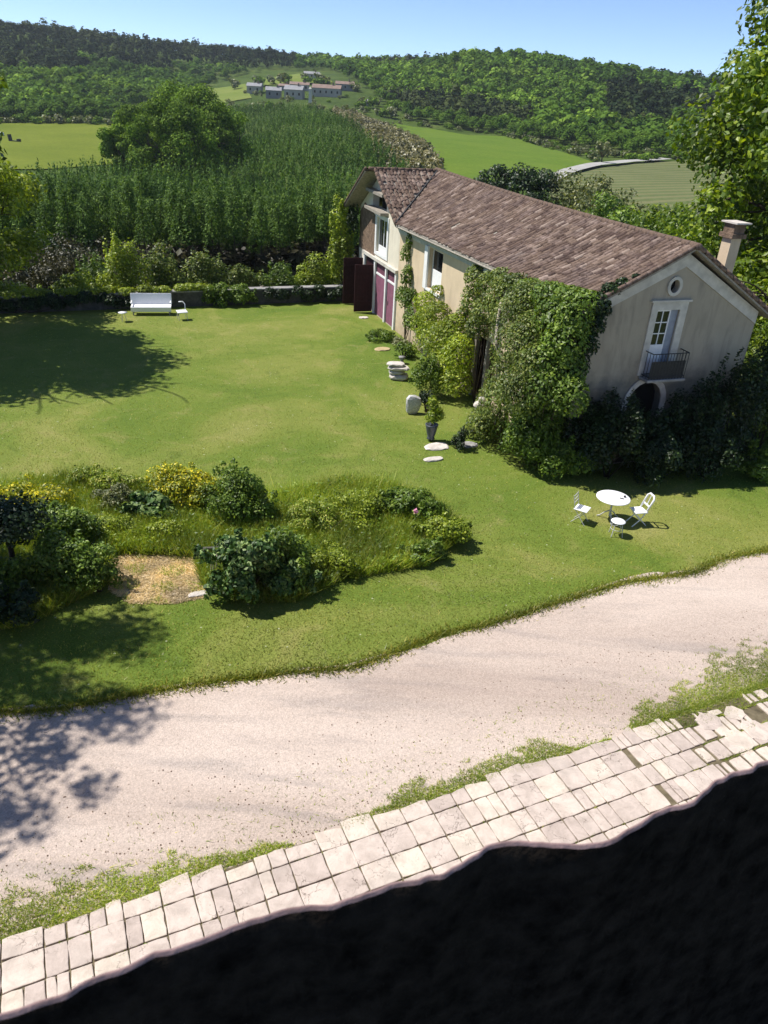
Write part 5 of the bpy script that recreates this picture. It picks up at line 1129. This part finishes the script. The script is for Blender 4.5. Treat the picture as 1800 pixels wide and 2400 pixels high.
# ------------------------------------------------------------------ plantation
PLT = np.array([(-38, 57), (7, 63), (4, 120), (-2, 180), (-18, 280), (-42, 385), (-80, 400), (-85, 300), (-62, 195), (-60, 165), (-72, 140), (-52, 92)], float)
rng = np.random.default_rng(300)
gx, gy = np.meshgrid(np.arange(-90, 12, 1.75), np.concatenate([np.arange(57, 200, 1.9), np.arange(200, 400, 2.6)]))
P = np.stack([gx.ravel(), gy.ravel()], 1) + rng.uniform(-0.55, 0.55, (gx.size, 2)); P = P[inside(P, PLT)]
P = P[np.argsort(P[:, 1])]; zt = terr(P[:, 0], P[:, 1])
def hfun(y): return np.interp(y, [57, 75, 115, 400], [1.0, 0.95, 0.62, 0.6])
sp_meshes = []
for k in range(6):
    r2 = np.random.default_rng(310 + k); V, Q = crown_template(r2, 900, 1.05, 9.2, 0.27, 'spire'); V[:, 2] = 9.4 - (9.4 - V[:, 2]) * 0.72
    cm = mesh('crown', V, Q, M['lf_plant'])
    mb = MB(); mb.tube([(0, 0, -0.1), (0.05, 0.03, 4), (0, 0, 8.6)], [0.09, 0.07, 0.015], 5)
    for q in range(70):
        z = r2.uniform(0.6, 5.2); a = r2.uniform(0, 2 * PI); L = r2.uniform(0.4, 1.25); mb.tube([(0, 0, z), (L * 0.6 * math.cos(a), L * 0.6 * math.sin(a), z + 0.1), (L * math.cos(a + 0.3), L * math.sin(a + 0.3), z + r2.uniform(-0.2, 0.7))], [0.022, 0.014, 0.005], 3, False)
    tm = mb.mesh('trunk', M['twig']); sp_meshes.append((cm, tm))
NI = 290
for k in range(NI):
    t = thing('plantation_tree', 'slender dark green tree in the front rows of the plantation beyond the garden wall', 'tree', (P[k][0], P[k][1], zt[k]), rng.uniform(0, 6.28), 'front rows of the plantation')
    s = rng.uniform(0.84, 1.1) * hfun(P[k][1]); t.scale = (max(s, 0.85) * rng.uniform(0.9, 1.25), max(s, 0.85) * rng.uniform(0.9, 1.25), s * rng.uniform(0.9, 1.1)); t.rotation_euler[0] = rng.normal(0, 0.03); t.rotation_euler[1] = rng.normal(0, 0.03); cm, tm = sp_meshes[k % 6]
    link('crown', cm, t); link('trunk', tm, t)
R_ = P[NI:]
for nm, sel, nq, sz, lb in (('plantation_rows', R_[:, 1] < 120, 120, 0.50, 'dense dark green middle rows of the plantation'), ('far_plantation_rows', R_[:, 1] >= 120, 28, 0.92, 'far plantation rows receding toward the hamlet')):
    tmp = [crown_template(np.random.default_rng(330 + k), nq, 1.0, 9.2, sz, 'spire') for k in range(4)]
    R2 = R_[sel]
    me = mass(nm, M['plant_s'], tmp, np.column_stack([R2, zt[NI:][sel]]), rng.uniform(0.75, 1.15, len(R2)) * hfun(R2[:, 1]), rng, rng.uniform(0.1, 0.9, len(R2)))
    tag(link(nm, me), lb, 'plantation', kind='stuff'); print(nm, len(R2))
n = 900; ux = rng.uniform(-40, 7, n); uy = 58.5 + (ux + 38) / 45 * 5.5 + rng.uniform(-1.5, 11, n)  # dark mass added to fill the stem zone and deepen its shade
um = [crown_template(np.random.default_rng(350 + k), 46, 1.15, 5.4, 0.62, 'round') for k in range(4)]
tag(link('plantation_shade_fill', mass('plantation_shade_fill', M['dark_under'], um, np.column_stack([ux, uy, terr(ux, uy) - 0.8]), rng.uniform(0.7, 1.2, n), rng, rng.random(n))), 'dark undergrowth added to deepen the shaded stem band at the plantation front', 'undergrowth', kind='stuff')
# brownish scrub strip right of the plantation
STR = px_poly([(780, 262), (830, 262), (900, 300), (1000, 350), (1040, 395), (1030, 412), (900, 420), (870, 340)])[:, :2]
P = rng.uniform(STR.min(0), STR.max(0), (9000, 2)); P = P[inside(P, STR)][:1500]
tm2 = [crown_template(np.random.default_rng(340 + k), 26, 1.3, 3.0, 0.9, 'round') for k in range(3)]
tag(link('brown_scrub', mass('brown_scrub', M['reed'], tm2, np.column_stack([P, terr(P[:, 0], P[:, 1])]), rng.uniform(0.5, 1.0, len(P)), rng, rng.uniform(0.2, 0.9, len(P)))), 'brownish scrub strip between plantation and right meadow', 'scrub', kind='stuff')

# ------------------------------------------------------------------ woods on the hills
LX = [-2500, 0, 262, 300, 440, 480, 560, 620, 780, 830, 885, 925, 960, 1100, 1300, 1480, 1800, 4000]
LY = [300, 288, 290, 262, 235, 205, 178, 165, 166, 190, 235, 262, 283, 308, 340, 367, 382, 430]
rng = np.random.default_rng(400); pts = []
r = 230.0
while r < 1080:
    sp = 5.2 if r < 480 else (5.8 if r < 700 else 7.0)
    na = int(1.62 * r / sp); a = (np.arange(na) + rng.uniform(-0.4, 0.4, na)) / na * 1.62 - 0.81
    rr2 = r + rng.uniform(-0.45, 0.45, na) * sp; pts.append(np.stack([rr2 * np.sin(a), rr2 * np.cos(a)], 1)); r += sp * 0.95
pts = np.concatenate(pts); zz = terr(pts[:, 0], pts[:, 1]); v = np.column_stack([pts, zz]) - EYE; dz = v @ fw
px = 900 + F * (v @ rt) / dz; py = 1200 - F * (v @ up) / dz
k = (py < np.interp(px, LX, LY)) & (px > -500) & (px < 2200)
# skip crests' far sides
ang_a = np.arctan2(pts[:, 0], pts[:, 1]); el = (zz + 8 - H) / np.hypot(pts[:, 0], pts[:, 1]); gel = (zz - H) / np.hypot(pts[:, 0], pts[:, 1])
bins = ((ang_a + 0.85) / 0.012).astype(int); order = np.argsort(np.hypot(pts[:, 0], pts[:, 1])); run = {}
vis = np.ones(len(pts), bool)
for q in order:
    b = bins[q]; m_ = run.get(b, -1)
    vis[q] = el[q] > m_
    if gel[q] > m_: run[b] = gel[q]
k &= vis
pts, zz, px, py = pts[k], zz[k], px[k], py[k]
pn_ = np.sin(pts[:, 0] * 0.021 + 1.3) + np.sin(pts[:, 1] * 0.017) + np.sin((pts[:, 0] + pts[:, 1]) * 0.043) * 0.6
pine = ((px < 690) & (py < 178) & (pn_ > -0.9)) | ((px > 1420) & (py < 300) & (pn_ > -0.6)) | (pn_ > 1.75)
dist = np.hypot(pts[:, 0], pts[:, 1])
# fore-edge: the trees nearest the fields are trees of their own
front = np.zeros(len(pts), bool)
edge = np.argsort(-(py - np.interp(px, LX, LY)) + dist * 0.012)
edge = [q for q in edge if (px[q] > -40) and (px[q] < 1760) and not (560 < px[q] < 860)][:220]
front[edge] = True
wl_m = []
for q in range(6):
    r2 = np.random.default_rng(410 + q); V, Q = crown_template(r2, 360, 3.7, 8.4, 0.8, 'dome')
    wl_m.append(mesh('woodland_tree', V, Q, M['wood_b'], attr={'tint': np.clip(np.repeat(r2.normal(0.3 + 0.08 * q, 0.15, len(Q)), 4), 0, 1)}))
for q in edge:
    left = px[q] < 600
    o = link('woodland_tree', wl_m[rng.integers(6)], None, (pts[q][0], pts[q][1], zz[q] - 0.8), (0, 0, rng.uniform(0, 6.28))); s = rng.uniform(0.75, 1.25); o.scale = (s, s, s * rng.uniform(0.85, 1.1))
    tag(o, 'rounded broadleaf tree at the front edge of the left hillside wood' if left else ('rounded broadleaf tree at the foot of the right hillside wood' if px[q] > 900 else 'rounded broadleaf tree at the edge of the wood by the hamlet'), 'tree', 'front trees of the left wood' if left else ('front trees of the right wood' if px[q] > 900 else 'front trees by the hamlet'))
tb_ = [crown_template(np.random.default_rng(420 + q), 38, 3.3, 7.6, 1.75, 'dome') for q in range(8)]
tpn = [crown_template(np.random.default_rng(430 + q), 24, 3.0, 9.5, 1.9, 'dome') for q in range(5)]
tnt = np.clip(0.45 + 0.16 * pn_ + rng.normal(0, 0.24, len(pts)), 0, 1)
for nm, sel, mt, tm, lb in (('left_wood', (px < 960) & ~pine & ~front, 'wood_b', tb_, 'broadleaf wood covering the left and middle hillsides'), ('right_wood', (px >= 960) & ~pine & ~front, 'wood_b', tb_, 'broadleaf wood covering the right hill'), ('left_pine_wood', (px < 960) & pine & ~front, 'wood_p', tpn, 'dark pine wood along the left ridge'), ('right_pine_wood', (px >= 960) & pine & ~front, 'wood_p', tpn, 'dark pine wood on the right hill')):
    i = np.nonzero(sel)[0]
    if len(i): tag(link(nm, mass(nm, M[mt], tm, np.column_stack([pts[i], zz[i] - 0.8]), np.exp(rng.normal(-0.04, 0.2, len(i))), rng, tnt[i])), lb, 'wood', kind='stuff')
print('WOODS', len(pts), pine.sum())
# hedges along the fields
hm = []
for q in range(4):
    r2 = np.random.default_rng(440 + q); V, Q = crown_template(r2, 170, 1.7, 3.0, 0.62, 'round'); hm.append(mesh('hedge_bush', V, Q, M['lf_valley' if q % 2 else 'lf_grey']))
def hedge(pp, n, label, group, smin=0.6, smax=1.3, jit=2.0):
    L = px_poly(pp); L = L[:, :2]; t = np.linspace(0, len(L) - 1, n); C_ = np.stack([np.interp(t, range(len(L)), L[:, q]) for q in (0, 1)], 1) + rng.normal(0, jit, (n, 2)); z = terr(C_[:, 0], C_[:, 1])
    for q in range(n):
        o = link('hedge_bush', hm[rng.integers(4)], None, (C_[q][0], C_[q][1], z[q] - 0.2), (0, 0, rng.uniform(0, 6))); s = rng.uniform(smin, smax); o.scale = (s * 1.15, s * 1.15, s); tag(o, label, 'bush', group)
hedge([(-40, 290), (60, 290), (140, 289), (200, 293), (262, 294)], 24, 'bush in the hedge along the far side of the left meadow', 'left meadow hedge', 0.7, 1.5)
hedge([(860, 290), (925, 288), (1010, 300), (1120, 312), (1210, 322)], 22, 'bush in the hedge between right meadow and wood', 'right meadow hedge', 0.4, 1.1)
hedge([(1200, 322), (1290, 348), (1395, 380)], 34, 'bush in the thick hedge running down to the lane', 'lane hedge', 0.6, 1.2)
hedge([(1220, 318), (1310, 345), (1400, 368), (1500, 372)], 36, 'bush in the leafy rows behind the lane hedge', 'rows behind the lane', 0.6, 1.1, 3)
hedge([(1480, 380), (1560, 374), (1640, 374), (1740, 388)], 24, 'bush along the top of the striped field', 'striped field hedge', 0.6, 1.5)
hedge([(262, 294), (300, 290), (345, 285)], 10, 'bush by the small clearing left of the valley clump', 'clearing bushes', 0.8, 1.4)
hedge([(460, 250), (540, 262), (620, 258), (760, 262), (850, 268)], 30, 'bush below the hilltop hamlet', 'hamlet bushes', 0.8, 1.6, 5)
hedge([(850, 262), (880, 250), (900, 268), (925, 282)], 14, 'bush at the left end of the right meadow', 'meadow corner bushes', 1.0, 2.2, 4)
p = hit(1408, 388); tree('lone_tree', 'lone small tree standing beside the curving lane', tuple(p), 6.5, (2, 2, 2), 900, 0.6, M['lf_grey'], 450, 0.2, 2, lobes=ell_lobes((0, 0, 4.4), (2.3, 2.3, 2.0), 14, 0.8, rng), inner=0.3)

# ------------------------------------------------------------------ hamlet
# faint summer haze over the valley
hz = MB().span((-7300, -40, -60), (7300, 7300, 140)).obj('haze', None)
hm_ = bpy.data.materials.new('haze_air'); hm_.use_nodes = True; hn = hm_.node_tree; hn.nodes.clear()
ho = hn.nodes.new('ShaderNodeOutputMaterial'); hv_ = hn.nodes.new('ShaderNodeVolumePrincipled')
hv_.inputs['Color'].default_value = (0.82, 0.9, 1.0, 1); hv_.inputs['Density'].default_value = 0.0001; hv_.inputs['Anisotropy'].default_value = 0.2
hn.links.new(hv_.outputs[0], ho.inputs['Volume']); hz.data.materials.append(hm_); tag(hz, 'faint bluish summer haze over the valley', kind='stuff')
M['v_wall'] = plain('pale_village_wall', (0.40, 0.36, 0.31), 0.9, 0.2, 0.3, 0.1, 0)
M['v_grey'] = plain('grey_village_wall', (0.24, 0.23, 0.22), 0.9, 0.2, 0.3, 0.1, 0)
M['v_roof'] = plain('brown_village_roof', (0.25, 0.18, 0.15), 0.9, 0.25, 0.4, 0.1, 0)
M['v_roof_g'] = plain('slate_village_roof', (0.27, 0.27, 0.28), 0.7, 0.2, 0.4, 0.2, 0)
def vhouse(name, label, x0, x1, ytop, ybot, wall_m, roof_m, rz=0.0, deep=8, up_=0.0):
    c = hit((x0 + x1) / 2, ybot)
    if c is None: return
    dd = float((c - EYE) @ fw); w = (x1 - x0) / F * dd; h = (ybot - ytop) / F * dd; h *= 1.15; w *= 0.92; hr = h * 0.30; hw = h - hr
    t = thing(name, label, 'house', tuple(c), rz)
    MB().span((-w / 2, 0, -3), (w / 2, deep, hw)).obj('wall', M[wall_m], t)
    e = 0.35; V = [(-w / 2 - e, -e, hw), (w / 2 + e, -e, hw), (w / 2 + e, deep + e, hw), (-w / 2 - e, deep + e, hw), (-w / 2 - e, deep / 2, hw + hr), (w / 2 + e, deep / 2, hw + hr)]
    MB().add(V, [np.array([[0, 1, 5, 4], [2, 3, 4, 5], [3, 2, 1, 0]]), np.array([[0, 4, 3], [1, 2, 5]])]).obj('roof', M[roof_m], t)
    n = max(2, int(w / 3.2))
    for q in range(n):
        x = -w / 2 + w * (q + 0.5) / n; MB().span((x - 0.45, -0.06, hw * 0.45), (x + 0.45, -0.005, hw * 0.45 + 1.3)).obj('window', M['dark_in'], t)
    MB().span((w * 0.2, deep * 0.4, hw + hr * 0.4), (w * 0.2 + 0.8, deep * 0.4 + 0.7, hw + hr + 1.2)).obj('chimney', M['v_roof'], t)
vhouse('village_house', 'pale roofed small house at the left end of the hamlet', 577, 613, 200, 220, 'v_wall', 'v_roof_g')
vhouse('village_house', 'dark grey house left of the hamlet centre', 622, 660, 210, 232, 'v_grey', 'v_roof_g', 0.1)
vhouse('village_house', 'wide light grey house in the hamlet centre', 664, 710, 208, 234, 'v_wall', 'v_roof_g', -0.08)
vhouse('village_house', 'brown roofed house behind the hamlet centre', 678, 726, 197, 214, 'v_wall', 'v_roof', 0.1)
vhouse('village_house', 'small grey house behind the dark grey one', 650, 676, 200, 213, 'v_grey', 'v_roof', -0.2)
vhouse('village_house', 'long tan house right of the white pillar', 728, 800, 205, 228, 'v_wall', 'v_roof', -0.05)
vhouse('village_house', 'white house standing alone on the meadow above the hamlet', 711, 750, 172, 187, 'v_wall', 'v_roof_g', 0.1)
vhouse('village_house', 'brown stone barn at the right end of the hamlet', 786, 832, 196, 214, 'v_grey', 'v_roof', 0.15)
vhouse('village_house', 'small low house right of and below the hamlet', 846, 868, 236, 248, 'v_wall', 'v_roof_g', 0.0)
c = hit(727, 246); dd = float((c - EYE) @ fw); h = 38 / F * dd; t = thing('stone_pillar', 'tall white pillar in front of the hamlet', 'pillar', tuple(c))
MB().add([(-0.9, -0.9, -1), (0.9, -0.9, -1), (0.9, 0.9, -1), (-0.9, 0.9, -1), (-0.7, -0.7, h - 1.2), (0.7, -0.7, h - 1.2), (0.7, 0.7, h - 1.2), (-0.7, 0.7, h - 1.2)], np.array([[0, 1, 5, 4], [1, 2, 6, 5], [2, 3, 7, 6], [3, 0, 4, 7], [4, 5, 6, 7]])).obj('shaft', M['frame'], t)
MB().add([(-0.85, -0.85, h - 1.2), (0.85, -0.85, h - 1.2), (0.85, 0.85, h - 1.2), (-0.85, 0.85, h - 1.2), (0, 0, h)], np.array([[0, 1, 4], [1, 2, 4], [2, 3, 4], [3, 0, 4]])).obj('cap', M['frame'], t)
hedge([(560, 222), (600, 226), (640, 236), (690, 240), (740, 244), (800, 232), (850, 236)], 14, 'tree or bush growing among the houses of the hamlet', 'hamlet garden trees', 0.6, 1.3, 5)
hedge([(590, 205), (650, 203), (720, 196), (790, 204), (840, 214)], 18, 'tree growing just behind the hamlet roofs', 'trees behind the hamlet', 1.6, 2.8, 5)
p = hit(35, 334); t = thing('farm_implement', 'small black upright farm implement standing in the left meadow', 'implement', tuple(p), -0.1)
MB().box((-1.5, 0, 1.2), (0.7, 1.2, 2.4), tilt=(-0.12, 'Y')).obj('mast', M['dark_metal'], t); MB().box((0.2, 0, 0.35), (3.0, 1.3, 0.5)).obj('bed', M['dark_metal'], t)
MB().box((1.5, 0, 0.7), (0.8, 1.3, 0.9)).obj('hopper', M['dark_metal'], t)
p = hit(4, 320); t = thing('white_bale', 'white wrapped bale at the far left of the left meadow', 'bale', tuple(p)); MB().lathe([(0.5, 0), (0.85, 0.1), (0.9, 0.7), (0.85, 1.3), (0.5, 1.4)], 14).obj('wrap', M['white'], t, True)
